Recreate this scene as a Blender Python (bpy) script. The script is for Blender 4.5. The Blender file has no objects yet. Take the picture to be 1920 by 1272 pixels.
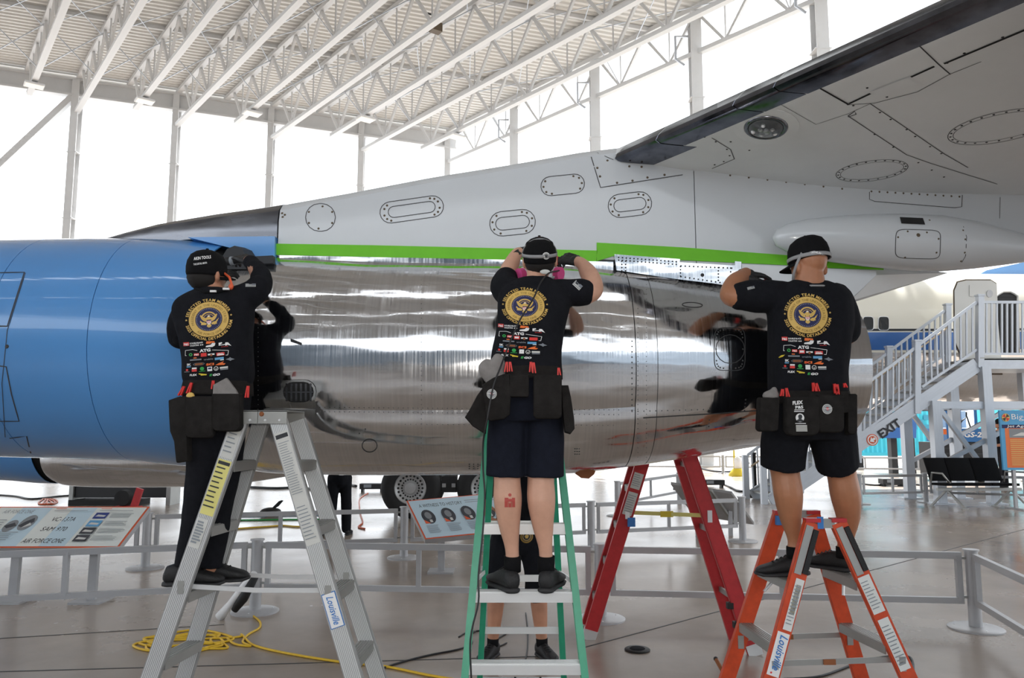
import bpy, bmesh, math, random
from mathutils import Vector, Matrix, noise
from mathutils.bvhtree import BVHTree

random.seed(7)
SC = bpy.context.scene
COL = SC.collection
# ------------------------------------------------------------------ camera
F = 1440.0                      # focal length in pixels of the 1920x1272 frame
PITCH = math.radians(6.5)
EYE = Vector((0, 0, 1.7))
cam = bpy.data.cameras.new('camera'); cam.sensor_width = 36; cam.lens = F / 1920 * 36
cam.clip_end = 2000
camo = bpy.data.objects.new('camera', cam); COL.objects.link(camo)
camo.location = EYE; camo.rotation_euler = (math.pi / 2 + PITCH, 0, 0)
SC.camera = camo
# ------------------------------------------------------------------ world, sun, exposure
SC.view_settings.view_transform = 'Standard'; SC.view_settings.look = 'None'
SC.view_settings.gamma = 1; SC.view_settings.exposure = 0.22
SC.view_settings.use_curve_mapping = False
w = bpy.data.worlds.new('sky'); SC.world = w; w.use_nodes = True
bg = w.node_tree.nodes['Background']
bg.inputs[0].default_value = (0.90, 0.95, 1.0, 1); bg.inputs[1].default_value = 2.3
sun = bpy.data.lights.new('sun', 'SUN'); sun.energy = 10; sun.angle = 0.009; sun.color = (1, .99, .97)
suno = bpy.data.objects.new('sun', sun); COL.objects.link(suno)
suno.rotation_euler = (math.radians(-30), 0, math.radians(-25)); suno.location = (0, 0, 60)
# the photographer's on-camera flash (its glint shows on the ladder rails)
fl = bpy.data.lights.new('camera_flash', 'SPOT'); fl.energy = 95; fl.spot_size = math.radians(82); fl.spot_blend = .6
fl.shadow_soft_size = 0.03; fl.color = (1, .95, .88)
flo = bpy.data.objects.new('camera_flash', fl); COL.objects.link(flo)
flo.location = (0, -0.03, 1.83); flo.rotation_euler = (math.pi / 2 + PITCH, 0, 0)

CP, SP = math.cos(PITCH), math.sin(PITCH)
def ray(px, py):
    dx = (px - 960) / F; dy = (636 - py) / F
    return Vector((dx, CP - dy * SP, SP + dy * CP))
def W(px, py, Y):
    r = ray(px, py); return EYE + r * (Y / r.y)
def G(px, py, z=0.0):
    r = ray(px, py); return EYE + r * ((z - EYE.z) / r.z)
def WZ(px, py, z): return G(px, py, z)
def V(*a): return Vector(a)
# ------------------------------------------------------------------ materials
def lin(c):
    out = []
    for x in c[:3]:
        x /= 255.0
        out.append(x / 12.92 if x <= .04045 else ((x + .055) / 1.055) ** 2.4)
    return (*out, 1)
MATS = {}
def mat(name, rgb, rough=.6, metal=0.0, var=0.0, vscale=8.0, bump=0.0, bscale=60.0, coat=0.0, stretch=(1, 1, 1), rvar=0.0, spec=.5, emis=None, trans=0):
    if name in MATS: return MATS[name]
    m = bpy.data.materials.new(name); m.use_nodes = True; MATS[name] = m
    nt = m.node_tree; b = nt.nodes['Principled BSDF']
    c = lin(rgb)
    b.inputs['Base Color'].default_value = c; b.inputs['Roughness'].default_value = rough
    b.inputs['Metallic'].default_value = metal; b.inputs['Coat Weight'].default_value = coat
    b.inputs['Coat Roughness'].default_value = .05
    b.inputs['Specular IOR Level'].default_value = spec
    if trans: b.inputs['Transmission Weight'].default_value = trans
    if emis: b.inputs['Emission Color'].default_value = lin(emis); b.inputs['Emission Strength'].default_value = 1.0
    L = nt.links.new
    if var or bump or rvar:
        tc = nt.nodes.new('ShaderNodeTexCoord'); mp = nt.nodes.new('ShaderNodeMapping'); mp.inputs['Scale'].default_value = stretch
        L(tc.outputs['Object'], mp.inputs[0])
    if var or rvar:
        n = nt.nodes.new('ShaderNodeTexNoise'); n.inputs['Scale'].default_value = vscale; n.inputs['Detail'].default_value = 5
        n.inputs['Roughness'].default_value = .6
        L(mp.outputs[0], n.inputs['Vector'])
    if var:
        r = nt.nodes.new('ShaderNodeValToRGB')
        r.color_ramp.elements[0].position = .3; r.color_ramp.elements[1].position = .72
        r.color_ramp.elements[0].color = (*[max(0, x * (1 - var)) for x in c[:3]], 1)
        r.color_ramp.elements[1].color = (*[min(1, x * (1 + var)) for x in c[:3]], 1)
        L(n.outputs['Fac'], r.inputs[0]); L(r.outputs[0], b.inputs['Base Color'])
    if rvar:
        mr = nt.nodes.new('ShaderNodeMapRange'); mr.inputs[1].default_value = .3; mr.inputs[2].default_value = .7
        mr.inputs[3].default_value = max(.02, rough - rvar); mr.inputs[4].default_value = rough + rvar
        L(n.outputs['Fac'], mr.inputs[0]); L(mr.outputs[0], b.inputs['Roughness'])
    if bump:
        n2 = nt.nodes.new('ShaderNodeTexNoise'); n2.inputs['Scale'].default_value = bscale; n2.inputs['Detail'].default_value = 3
        L(mp.outputs[0], n2.inputs['Vector'])
        bp = nt.nodes.new('ShaderNodeBump'); bp.inputs['Strength'].default_value = bump; bp.inputs['Distance'].default_value = .01
        L(n2.outputs['Fac'], bp.inputs['Height']); L(bp.outputs[0], b.inputs['Normal'])
    return m

def polished_metal():
    m = bpy.data.materials.new('polished_aluminium'); m.use_nodes = True; MATS['polished'] = m
    nt = m.node_tree; b = nt.nodes['Principled BSDF']; L = nt.links.new
    b.inputs['Metallic'].default_value = 1
    tc = nt.nodes.new('ShaderNodeTexCoord')
    mp = nt.nodes.new('ShaderNodeMapping'); mp.inputs['Scale'].default_value = (60, 1.2, 1.2); L(tc.outputs['Object'], mp.inputs[0])
    n = nt.nodes.new('ShaderNodeTexNoise'); n.inputs['Scale'].default_value = 1.6; n.inputs['Detail'].default_value = 5; L(mp.outputs[0], n.inputs['Vector'])
    n3 = nt.nodes.new('ShaderNodeTexNoise'); n3.inputs['Scale'].default_value = 2.0; n3.inputs['Detail'].default_value = 3; L(tc.outputs['Object'], n3.inputs['Vector'])
    mx = nt.nodes.new('ShaderNodeMath'); mx.operation = 'MULTIPLY'; L(n.outputs['Fac'], mx.inputs[0]); L(n3.outputs['Fac'], mx.inputs[1])
    mr = nt.nodes.new('ShaderNodeMapRange'); mr.inputs[1].default_value = .14; mr.inputs[2].default_value = .42
    mr.inputs[3].default_value = .04; mr.inputs[4].default_value = .24
    L(mx.outputs[0], mr.inputs[0]); L(mr.outputs[0], b.inputs['Roughness'])
    r = nt.nodes.new('ShaderNodeValToRGB'); r.color_ramp.elements[0].color = lin((206, 207, 210)); r.color_ramp.elements[1].color = lin((236, 236, 237))
    L(n.outputs['Fac'], r.inputs[0]); L(r.outputs[0], b.inputs['Base Color'])
    mp2 = nt.nodes.new('ShaderNodeMapping'); mp2.inputs['Scale'].default_value = (1.3, 5, 5); L(tc.outputs['Object'], mp2.inputs[0])
    n2 = nt.nodes.new('ShaderNodeTexNoise'); n2.inputs['Scale'].default_value = 1.6; n2.inputs['Detail'].default_value = 1.5; L(mp2.outputs[0], n2.inputs['Vector'])
    bp = nt.nodes.new('ShaderNodeBump'); bp.inputs['Strength'].default_value = .5; bp.inputs['Distance'].default_value = .014
    L(n2.outputs['Fac'], bp.inputs['Height']); L(bp.outputs[0], b.inputs['Normal'])
    return m
polished_metal()

def floor_mat():
    m = bpy.data.materials.new('sealed_concrete'); m.use_nodes = True; MATS['floor'] = m
    nt = m.node_tree; b = nt.nodes['Principled BSDF']; L = nt.links.new
    tc = nt.nodes.new('ShaderNodeTexCoord')
    n = nt.nodes.new('ShaderNodeTexNoise'); n.inputs['Scale'].default_value = .35; n.inputs['Detail'].default_value = 7; n.inputs['Roughness'].default_value = .62
    L(tc.outputs['Object'], n.inputs['Vector'])
    r = nt.nodes.new('ShaderNodeValToRGB'); e = r.color_ramp.elements
    e[0].position = .32; e[0].color = lin((138, 125, 113)); e[1].position = .7; e[1].color = lin((168, 156, 145))
    L(n.outputs['Fac'], r.inputs[0]); L(r.outputs[0], b.inputs['Base Color'])
    mr = nt.nodes.new('ShaderNodeMapRange'); mr.inputs[1].default_value = .3; mr.inputs[2].default_value = .7; mr.inputs[3].default_value = .17; mr.inputs[4].default_value = .32
    L(n.outputs['Fac'], mr.inputs[0]); L(mr.outputs[0], b.inputs['Roughness'])
    n2 = nt.nodes.new('ShaderNodeTexNoise'); n2.inputs['Scale'].default_value = 3; n2.inputs['Detail'].default_value = 4; L(tc.outputs['Object'], n2.inputs['Vector'])
    bp = nt.nodes.new('ShaderNodeBump'); bp.inputs['Strength'].default_value = .12; bp.inputs['Distance'].default_value = .01
    L(n2.outputs['Fac'], bp.inputs['Height']); L(bp.outputs[0], b.inputs['Normal'])
floor_mat()
M = MATS
mat('black', (14, 14, 15), .7)
mat('dark', (30, 30, 32), .5)
mat('seam', (62, 62, 64), .7)
mat('rivet', (104, 104, 104), .4, .6)
mat('screw', (92, 78, 60), .6)
mat('blue', (78, 146, 212), .3, 0, .03, 2, coat=1.0)
mat('blue_dark', (42, 96, 165), .3, coat=.4)
mat('white_paint', (206, 210, 214), .25, 0, .03, 1.5, coat=.4)
mat('wing_grey', (226, 228, 229), .5, 0, .04, 3)
mat('cream', (232, 228, 214), .3, coat=.3)
mat('dark_metal', (120, 122, 128), .2, 1.0, .25, 3, stretch=(1, 4, 4), rvar=.1)
mat('le_metal', (105, 108, 118), .16, 1.0, .35, 9, rvar=.08)
mat('alu', (226, 227, 228), .38, .5, .03, 4)
mat('alu_groove_shade', (165, 165, 165), .5, .4)  # darker copy of alu; colours in the shade between the rail ribs
mat('tan', (196, 176, 148), .6)
mat('apron', (176, 177, 178), .8, 0, .06, .5)
mat('alu_dull', (168, 168, 165), .5, .8, .06, 5)
mat('steel_white', (208, 208, 208), .55, 0, .03, 2)
mat('deck_white', (217, 215, 211), .6, 0, .03, .6)
mat('rail_grey', (176, 176, 178), .42, .25, .05, 8)
mat('galv', (190, 194, 200), .4, .5, .06, 8)
mat('tape_green', (112, 200, 36), .6, 0, .05, 9)
mat('lad_green', (44, 150, 116), .4, 0, .07, 18)
mat('lad_red', (186, 48, 52), .42, 0, .12, 20)
mat('lad_orange', (206, 74, 36), .48, 0, .16, 16)
mat('cloth_black', (24, 25, 30), .92, 0, .18, 30, .35, 240, spec=.15)
mat('cloth_navy', (26, 29, 40), .92, 0, .15, 30, .3, 240, spec=.15)
mat('canvas', (40, 38, 37), .95, 0, .25, 22, .4, 300, spec=.1)
mat('cap_black', (20, 20, 22), .9, 0, .15, 40, .2, 300, spec=.15)
mat('skin_fair', (206, 158, 134), .5, 0, .07, 16, .06, 160)
mat('skin_tan', (172, 116, 84), .45, 0, .09, 14, .06, 160)
mat('skin_mid', (186, 132, 104), .5, 0, .08, 16)
mat('rubber', (22, 22, 23), .6, 0, .1, 20, .2, 120)
mat('shoe', (26, 26, 28), .6, 0, .2, 40, .3, 200)
mat('hair', (24, 20, 18), .8)
mat('gold', (214, 178, 96), .6)
mat('goldtext', (150, 118, 52), .6)
mat('navy', (34, 38, 84), .7)
mat('white', (232, 232, 232), .6)
mat('offwhite', (206, 206, 202), .6)
mat('paper', (220, 222, 220), .6)
mat('red', (214, 48, 44), .55)
mat('pink', (226, 84, 150), .5)
mat('print_orange', (232, 112, 44), .6)
mat('print_green', (44, 160, 74), .6)
mat('print_yellow', (214, 190, 50), .6)
mat('print_blue', (96, 160, 204), .6)
mat('print_grey', (120, 126, 134), .6)
mat('label_yellow', (222, 214, 130), .6)
mat('txt_dark', (52, 54, 58), .7)
mat('txt_grey', (140, 146, 152), .7)
mat('cord_yellow', (220, 178, 36), .5)
mat('cord_black', (22, 22, 24), .5)
mat('cord_orange', (206, 92, 48), .5)
mat('cloth_grey', (134, 130, 128), .95, 0, .1, 30, .3, 200)
mat('strap_grey', (150, 150, 152), .6)
mat('tyre', (26, 26, 27), .75, 0, .1, 10)
mat('hub', (176, 176, 176), .4, .4)
mat('turq', (70, 200, 220), .5, 0, .05, 2)
mat('turq_dark', (60, 150, 180), .5)
mat('lift_blue', (40, 106, 170), .45)
mat('poster_blue', (84, 160, 206), .5)
mat('poster_orange', (226, 118, 62), .5)
mat('sign_blue', (190, 212, 224), .45)
mat('sign_pale', (222, 226, 222), .45)
mat('sign_orange', (224, 96, 56), .5)
mat('photo_dark', (56, 60, 68), .5)
mat('photo_mid', (130, 134, 138), .5)
mat('photo_navy', (40, 60, 130), .5)
mat('glass', (230, 235, 240), .05, 0, trans=.9)
mat('window_dark', (46, 50, 54), .15)
mat('lamp_face', (236, 232, 222), .5)
mat('sole', (44, 44, 46), .7)
mat('tattoo', (178, 70, 62), .6)
mat('tattoo_grey', (112, 96, 88), .6)
mat('rust', (140, 84, 50), .8)
mat('blue_tape', (56, 120, 190), .6)
mat('building', (124, 136, 148), .7, 0, .35, .12)
def translucent(name, rgb):
    m = bpy.data.materials.new(name); m.use_nodes = True; MATS[name] = m; nt = m.node_tree
    b = nt.nodes['Principled BSDF']; t = nt.nodes.new('ShaderNodeBsdfTranslucent'); t.inputs[0].default_value = lin(rgb)
    nt.links.new(t.outputs[0], nt.nodes['Material Output'].inputs[0]); nt.nodes.remove(b)
translucent('skylight', (245, 247, 250))
# ------------------------------------------------------------------ mesh builder
def frame_from(d, up=(0, 0, 1)):
    d = Vector(d).normalized(); u = Vector(up)
    if abs(d.dot(u)) > .995: u = Vector((0, 1, 0)) if abs(d.y) < .9 else Vector((1, 0, 0))
    s = d.cross(u).normalized(); u2 = s.cross(d).normalized()
    return d, s, u2
class MB:
    def __init__(s): s.v = []; s.f = []
    def add(s, vs, fs):
        o = len(s.v); s.v.extend([tuple(x) for x in vs]); s.f.extend([tuple(i + o for i in q) for q in fs]); return s
    def box(s, c, sz, R=None):
        c = Vector(c); h = Vector(sz) / 2; vs = []
        for x in (-1, 1):
            for y in (-1, 1):
                for z in (-1, 1):
                    p = Vector((x * h.x, y * h.y, z * h.z))
                    if R is not None: p = R @ p
                    vs.append(c + p)
        return s.add(vs, [(0, 1, 3, 2), (4, 6, 7, 5), (0, 4, 5, 1), (2, 3, 7, 6), (0, 2, 6, 4), (1, 5, 7, 3)])
    def beam(s, a, b, wd, ht, up=(0, 0, 1)):
        a = Vector(a); b = Vector(b); d, sd, u = frame_from(b - a, up); vs = []
        for p in (a, b):
            for i, j in ((-1, -1), (1, -1), (1, 1), (-1, 1)): vs.append(p + sd * (i * wd / 2) + u * (j * ht / 2))
        return s.add(vs, [(3, 2, 1, 0), (4, 5, 6, 7), (0, 1, 5, 4), (1, 2, 6, 5), (2, 3, 7, 6), (3, 0, 4, 7)])
    def loft(s, rings, caps=True, closed=True):
        n = len(rings[0]); vs = [p for r in rings for p in r]; fs = []
        for i in range(len(rings) - 1):
            for j in range(n if closed else n - 1):
                k = (j + 1) % n; fs.append((i * n + j, i * n + k, (i + 1) * n + k, (i + 1) * n + j))
        if caps and closed:
            fs.append(tuple(reversed(range(n)))); fs.append(tuple((len(rings) - 1) * n + j for j in range(n)))
        return s.add(vs, fs)
    def tube(s, pts, r, n=8, caps=True, round_ends=False):
        pts = [Vector(p) for p in pts]; rr = list(r) if hasattr(r, '__len__') else [r] * len(pts)
        if round_ends:
            d0 = (pts[0] - pts[1]).normalized(); d1 = (pts[-1] - pts[-2]).normalized()
            pre = [(pts[0] + d0 * rr[0] * math.sin(a), rr[0] * math.cos(a)) for a in (1.35, .9, .45)]
            post = [(pts[-1] + d1 * rr[-1] * math.sin(a), rr[-1] * math.cos(a)) for a in (.45, .9, 1.35)]
            pts = [q[0] for q in pre] + pts + [q[0] for q in post]; rr = [q[1] for q in pre] + rr + [q[1] for q in post]
        rings = []; up = None
        for i, p in enumerate(pts):
            d = (pts[min(i + 1, len(pts) - 1)] - pts[max(i - 1, 0)])
            if d.length < 1e-9: d = Vector((0, 0, 1))
            d.normalize()
            if up is None: _, sd, up = frame_from(d)
            else:
                up = (up - d * up.dot(d));
                if up.length < 1e-6: _, sd, up = frame_from(d)
                up.normalize(); sd = d.cross(up)
            rings.append([p + (sd * math.cos(t) + up * math.sin(t)) * rr[i] for t in [2 * math.pi * k / n for k in range(n)]])
        return s.loft(rings, caps)
    def cyl(s, a, b, r, n=16, r2=None): return s.tube([a, b], [r, r if r2 is None else r2], n)
    def prism(s, poly, vec):
        n = len(poly); vec = Vector(vec); vs = [Vector(p) for p in poly] + [Vector(p) + vec for p in poly]
        fs = [tuple(range(n)), tuple(reversed(range(n, 2 * n)))]
        for i in range(n): j = (i + 1) % n; fs.append((i, j, n + j, n + i))
        return s.add(vs, fs)
    def ell(s, c, r, R=None, n=14, m=9):
        c = Vector(c); rings = []
        for i in range(m + 1):
            a = -math.pi / 2 + math.pi * i / m; a = max(-1.5, min(1.5, a)); ring = []
            for k in range(n):
                t = 2 * math.pi * k / n
                p = Vector((r[0] * math.cos(a) * math.cos(t), r[1] * math.cos(a) * math.sin(t), r[2] * math.sin(a)))
                if R is not None: p = R @ p
                ring.append(c + p)
            rings.append(ring)
        return s.loft(rings)
    def build(s, name, m, parent=None, smooth=False, fix=True, auto=None):
        me = bpy.data.meshes.new(name); me.from_pydata(s.v, [], s.f); me.update()
        if fix:
            bm = bmesh.new(); bm.from_mesh(me); bmesh.ops.recalc_face_normals(bm, faces=bm.faces); bm.to_mesh(me); bm.free()
        if smooth or auto:
            me.polygons.foreach_set('use_smooth', [True] * len(me.polygons))
            if auto: me.set_sharp_from_angle(angle=math.radians(auto))
        o = bpy.data.objects.new(name, me); COL.objects.link(o)
        me.materials.append(M[m] if isinstance(m, str) else m)
        if parent: setpar(o, parent)
        return o
def wloc(o):
    v = Vector(o.location)
    if o.parent: v = o.matrix_parent_inverse.translation + v + wloc(o.parent)
    return v
def setpar(o, p):
    o.parent = p; o.matrix_parent_inverse = Matrix.Translation(-wloc(p))
def empty(name, loc, label=None, cat=None, group=None, parent=None, kind=None):
    o = bpy.data.objects.new(name, None); o.empty_display_size = .1; o.location = loc; COL.objects.link(o)
    if parent: setpar(o, parent)
    return tag(o, label, cat, group, kind)
def tag(o, label=None, cat=None, group=None, kind=None):
    if label: o['label'] = label
    if cat: o['category'] = cat
    if group: o['group'] = group
    if kind: o['kind'] = kind
    return o
UNIT = None
def unit_beam(name, a, b, wd, ht, m, parent=None, up=(0, 0, 1)):
    """a bar between two points; all bars of one material share one mesh"""
    key = ('ub', m)
    if key not in UB:
        mb = MB().box((0, 0, 0), (1, 1, 1)); o = mb.build('bar', m); UB[key] = o.data; bpy.data.objects.remove(o)
    a = Vector(a); b = Vector(b); d, s, u = frame_from(b - a, up)
    R = Matrix((s, d, u)).transposed().to_4x4()
    o = bpy.data.objects.new(name, UB[key]); COL.objects.link(o)
    S = Matrix.Diagonal((wd, (b - a).length, ht, 1))
    o.matrix_basis = Matrix.Translation((a + b) / 2) @ R @ S
    if parent: setpar(o, parent)
    return o
UB = {}
def bvh_of(*obs):
    vs = []; fs = []
    for o in obs:
        n = len(vs); vs += [v.co.copy() for v in o.data.vertices]; fs += [tuple(i + n for i in p.vertices) for p in o.data.polygons]
    return BVHTree.FromPolygons(vs, fs)
def hit(bv, px, py):
    p, n, i, d = bv.ray_cast(EYE, ray(px, py).normalized())
    if p is None: return None, None
    if n.dot(ray(px, py)) > 0: n = -n
    return p, n
def ribbon(mb, bv, pts, wd, off=.002, step=14, closed=False):
    """a thin strip laid on a surface along pixel points"""
    P = []
    pts = list(pts) + ([pts[0]] if closed else [])
    for (x0, y0), (x1, y1) in zip(pts[:-1], pts[1:]):
        k = max(1, int(math.hypot(x1 - x0, y1 - y0) / step))
        for i in range(k): P.append((x0 + (x1 - x0) * i / k, y0 + (y1 - y0) * i / k))
    P.append(pts[-1]); H = []
    for x, y in P:
        p, n = hit(bv, x, y)
        if p is not None: H.append((p, n))
    vs = []; fs = []
    for i, (p, n) in enumerate(H):
        d = H[min(i + 1, len(H) - 1)][0] - H[max(i - 1, 0)][0]
        if d.length < 1e-9: continue
        s = n.cross(d).normalized() * wd / 2; q = p + n * off
        vs += [q - s, q + s]
    k = len(vs) // 2
    for i in range(k - 1): fs.append((2 * i, 2 * i + 1, 2 * i + 3, 2 * i + 2))
    if k > 1: mb.add(vs, fs)
def dot(mb, p, n, r, h=.002, k=6):
    d, s, u = frame_from(n)
    ring = [p + (s * math.cos(t) + u * math.sin(t)) * r for t in [2 * math.pi * i / k for i in range(k)]]
    top = [p + d * h + (s * math.cos(t) + u * math.sin(t)) * r * .7 for t in [2 * math.pi * i / k for i in range(k)]]
    vs = ring + top; fs = [(i, (i + 1) % k, k + (i + 1) % k, k + i) for i in range(k)] + [tuple(range(k, 2 * k))]
    mb.add(vs, fs)
def dots_px(mb, bv, pts, r, h=.002):
    for x, y in pts:
        p, n = hit(bv, x, y)
        if p is not None: dot(mb, p, n, r, h)
def lerp_pts(a, b, n): return [(a[0] + (b[0] - a[0]) * i / (n - 1), a[1] + (b[1] - a[1]) * i / (n - 1)) for i in range(n)]
def ellipse_px(cx, cy, a, b, rot=0, n=28, e=2.0):
    out = []; c, s = math.cos(rot), math.sin(rot)
    for i in range(n):
        t = 2 * math.pi * i / n; ct, st = math.cos(t), math.sin(t)
        x = a * math.copysign(abs(ct) ** (2 / e), ct); y = b * math.copysign(abs(st) ** (2 / e), st)
        out.append((cx + x * c - y * s, cy + x * s + y * c))
    return out
def stadium_px(cx, cy, a, b, rot=0, n=8):
    out = []; c, s = math.cos(rot), math.sin(rot)
    for sg in (1, -1):
        for i in range(n + 1):
            t = -math.pi / 2 + math.pi * i / n
            x = sg * (a - b) + sg * b * math.cos(t); y = sg * b * math.sin(t)
            out.append((cx + x * c - y * s, cy + x * s + y * c))
    return out
# ------------------------------------------------------------------ flat print (text and emblems)
TXT = {}
def text_geo(s, size, bold=0.0, shear=0.0):
    key = (s, bold, shear)
    if key not in TXT:
        cu = bpy.data.curves.new('t', 'FONT'); cu.body = s; cu.size = 1; cu.shear = shear; cu.offset = bold; cu.resolution_u = 2
        cu.fill_mode = 'FRONT'
        ob = bpy.data.objects.new('t', cu); COL.objects.link(ob)
        me = bpy.data.meshes.new_from_object(ob)
        vs = [(v.co.x, v.co.y) for v in me.vertices]; fs = [tuple(p.vertices) for p in me.polygons]
        bpy.data.objects.remove(ob); bpy.data.meshes.remove(me)
        if not vs: vs = [(0, 0), (.3, 0)]
        x0 = min(v[0] for v in vs); x1 = max(v[0] for v in vs)
        TXT[key] = (vs, fs, x0, x1)
    vs, fs, x0, x1 = TXT[key]
    return [((x - x0) * size, y * size) for x, y in vs], fs, (x1 - x0) * size
class Art:
    """2D print; colours are layers, then laid on a surface"""
    def __init__(s): s.L = []
    def add(s, m, vs, fs): s.L.append((m, vs, fs)); return s
    def text(s, m, t, x, y, size, bold=.0, shear=0, rot=0, align='L', width=None):
        vs, fs, wd = text_geo(t, size, bold, shear)
        k = 1.0
        if width: k = width / max(wd, 1e-6); wd = width
        ox = {'L': 0, 'C': -wd / 2, 'R': -wd}[align]; c, sn = math.cos(rot), math.sin(rot)
        return s.add(m, [(x + (vx * k + ox) * c - vy * sn, y + (vx * k + ox) * sn + vy * c) for vx, vy in vs], fs)
    def arc_text(s, m, t, cx, cy, r, size, a0, a1, bold=.02, inward=False):
        """spread characters between angles a0..a1 (deg); inward: letters' feet outward (bottom arcs)"""
        ws = []
        for ch in t: ws.append(text_geo(ch, size, bold)[2] + size * .14 if ch != ' ' else size * .36)
        tot = sum(ws); acc = 0
        for ch, wd in zip(t, ws):
            mid = (acc + wd / 2) / tot; acc += wd
            a = math.radians(a0 + (a1 - a0) * mid)
            if ch == ' ': continue
            px, py = cx + r * math.cos(a), cy + r * math.sin(a)
            s.text(m, ch, px, py, size, bold, 0, a - math.pi / 2 if not inward else a + math.pi / 2, 'C')
    def poly(s, m, pts): return s.add(m, pts, [tuple(range(len(pts)))])
    def rect(s, m, x, y, w_, h_, rot=0):
        c, sn = math.cos(rot), math.sin(rot)
        return s.poly(m, [(x + a * c - b * sn, y + a * sn + b * c) for a, b in ((0, 0), (w_, 0), (w_, h_), (0, h_))])
    def ring(s, m, cx, cy, r0, r1, n=40, a0=0, a1=360, sy=1.0):
        vs = []; fs = []
        for i in range(n + 1):
            a = math.radians(a0 + (a1 - a0) * i / n)
            vs += [(cx + r0 * math.cos(a), cy + r0 * math.sin(a) * sy), (cx + r1 * math.cos(a), cy + r1 * math.sin(a) * sy)]
        for i in range(n): fs.append((2 * i, 2 * i + 1, 2 * i + 3, 2 * i + 2))
        return s.add(m, vs, fs)
    def disc(s, m, cx, cy, r, n=24, sy=1.0, rings=3):
        for k in range(rings): s.ring(m, cx, cy, r * k / rings, r * (k + 1) / rings, n, sy=sy)
        return s
    def star(s, m, cx, cy, r):
        return s.poly(m, [(cx + (r if i % 2 == 0 else r * .42) * math.sin(math.pi * i / 5), cy + (r if i % 2 == 0 else r * .42) * math.cos(math.pi * i / 5)) for i in range(10)])
    def place(s, fn, parent, name='print', lift=.0004):
        """fn(u, v, lift) -> world point or None; one mesh per colour, later layers sit higher"""
        by = {}
        for i, (m, vs, fs) in enumerate(s.L):
            P = [fn(u, v, .0012 + lift * i / max(1, len(s.L)) * 6) for u, v in vs]
            if any(p is None for p in P): continue
            by.setdefault(m, MB()).add(P, fs)
        if not by: return None
        al = MB(); idx = []; mats = list(by)
        for k, m in enumerate(mats): al.add(by[m].v, by[m].f); idx += [k] * len(by[m].f)
        o = al.build(name, mats[0], parent, fix=False)
        for m in mats[1:]: o.data.materials.append(M[m])
        o.data.polygons.foreach_set('material_index', idx)
        if len(s.L) > 1: o['kind'] = 'stuff'
        return o
def on_plane(o, U, Vv, N):
    o, U, Vv, N = Vector(o), Vector(U), Vector(Vv), Vector(N)
    return lambda u, v, l: o + U * u + Vv * v + N * l
def on_surface(bv, o, U, Vv, D, back=.4):
    o, U, Vv, D = Vector(o), Vector(U), Vector(Vv), Vector(D).normalized()
    def fn(u, v, l):
        q = o + U * u + Vv * v
        p, n, i, d = bv.ray_cast(q - D * back, D)
        if p is None: return None
        return p - D * (l + .002)
    return fn
def fuse(name, mb, m, parent=None, voxel=.01, smooth=6, fold=0.0, fscale=9.0, seed=0, foldfn=None):
    me = bpy.data.meshes.new('tmp'); me.from_pydata(mb.v, [], mb.f); me.update()
    bm = bmesh.new(); bm.from_mesh(me); bmesh.ops.recalc_face_normals(bm, faces=bm.faces); bm.to_mesh(me); bm.free()
    o = bpy.data.objects.new('tmp', me); COL.objects.link(o)
    r = o.modifiers.new('r', 'REMESH'); r.mode = 'VOXEL'; r.voxel_size = voxel
    if smooth:
        s = o.modifiers.new('s', 'SMOOTH'); s.factor = .5; s.iterations = smooth
    dg = bpy.context.evaluated_depsgraph_get(); me2 = bpy.data.meshes.new_from_object(o.evaluated_get(dg))
    bpy.data.objects.remove(o); bpy.data.meshes.remove(me)
    me2.name = name
    if fold:
        nn = [v.normal.copy() for v in me2.vertices]; off = Vector((seed * 3.1, seed * 1.7, 0))
        for v, n_ in zip(me2.vertices, nn):
            q = v.co * fscale + off; q.z *= .55
            k = noise.noise(q) * .7 + noise.noise(q * 2.3) * .3
            v.co += n_ * fold * k
    me2.polygons.foreach_set('use_smooth', [True] * len(me2.polygons)); me2.update()
    me2.materials.clear(); me2.materials.append(M[m])
    o = bpy.data.objects.new(name, me2); COL.objects.link(o)
    if parent: setpar(o, parent)
    return o
# ================================================================== SETTING
tag(MB().box((0, 0, -.16), (600, 600, .3)).build('floor_apron', 'apron'), 'sunlit pale apron outside the pavilion', kind='structure')
mb = MB().box((-15, 1, -.15), (150, 104, .3)); floor = tag(mb.build('floor', 'floor'), kind='structure', label='sealed grey brown concrete floor of the pavilion')
for a, b in (((1095, 1215), (1925, 992)), ((-60, 1262), (1005, 1232)), ((0, 1198), (420, 1172))):  # slab joints, plus one thin dark line at the left
    p, q = G(*a), G(*b); p.z = q.z = .0008
    MB().beam(p, q, .014, .003).build('floor_line', 'seam', floor)

EA = Vector((-5.54, -1.28, 0))
def eave(k):
    p0 = W(835, 250, 50); p4 = W(110, 150, 50 - 1.28 * 4)
    z = p0.z + (p4.z - p0.z) * k / 4
    return Vector((-4.34 - 5.54 * k, 50 - 1.28 * k, z))
TD = Vector((.618, -.786, -.027)).normalized()      # along the trusses, towards the camera
DROP = 2.05; ROOFLEN = 95; KMAX = 15
def roof_pt(k, s, drop=0): p = eave(k) + TD * s; p.z -= drop; return p
ceiling = empty('ceiling', roof_pt(4, 30), 'white steel truss roof of the open pavilion', kind='structure')
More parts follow.
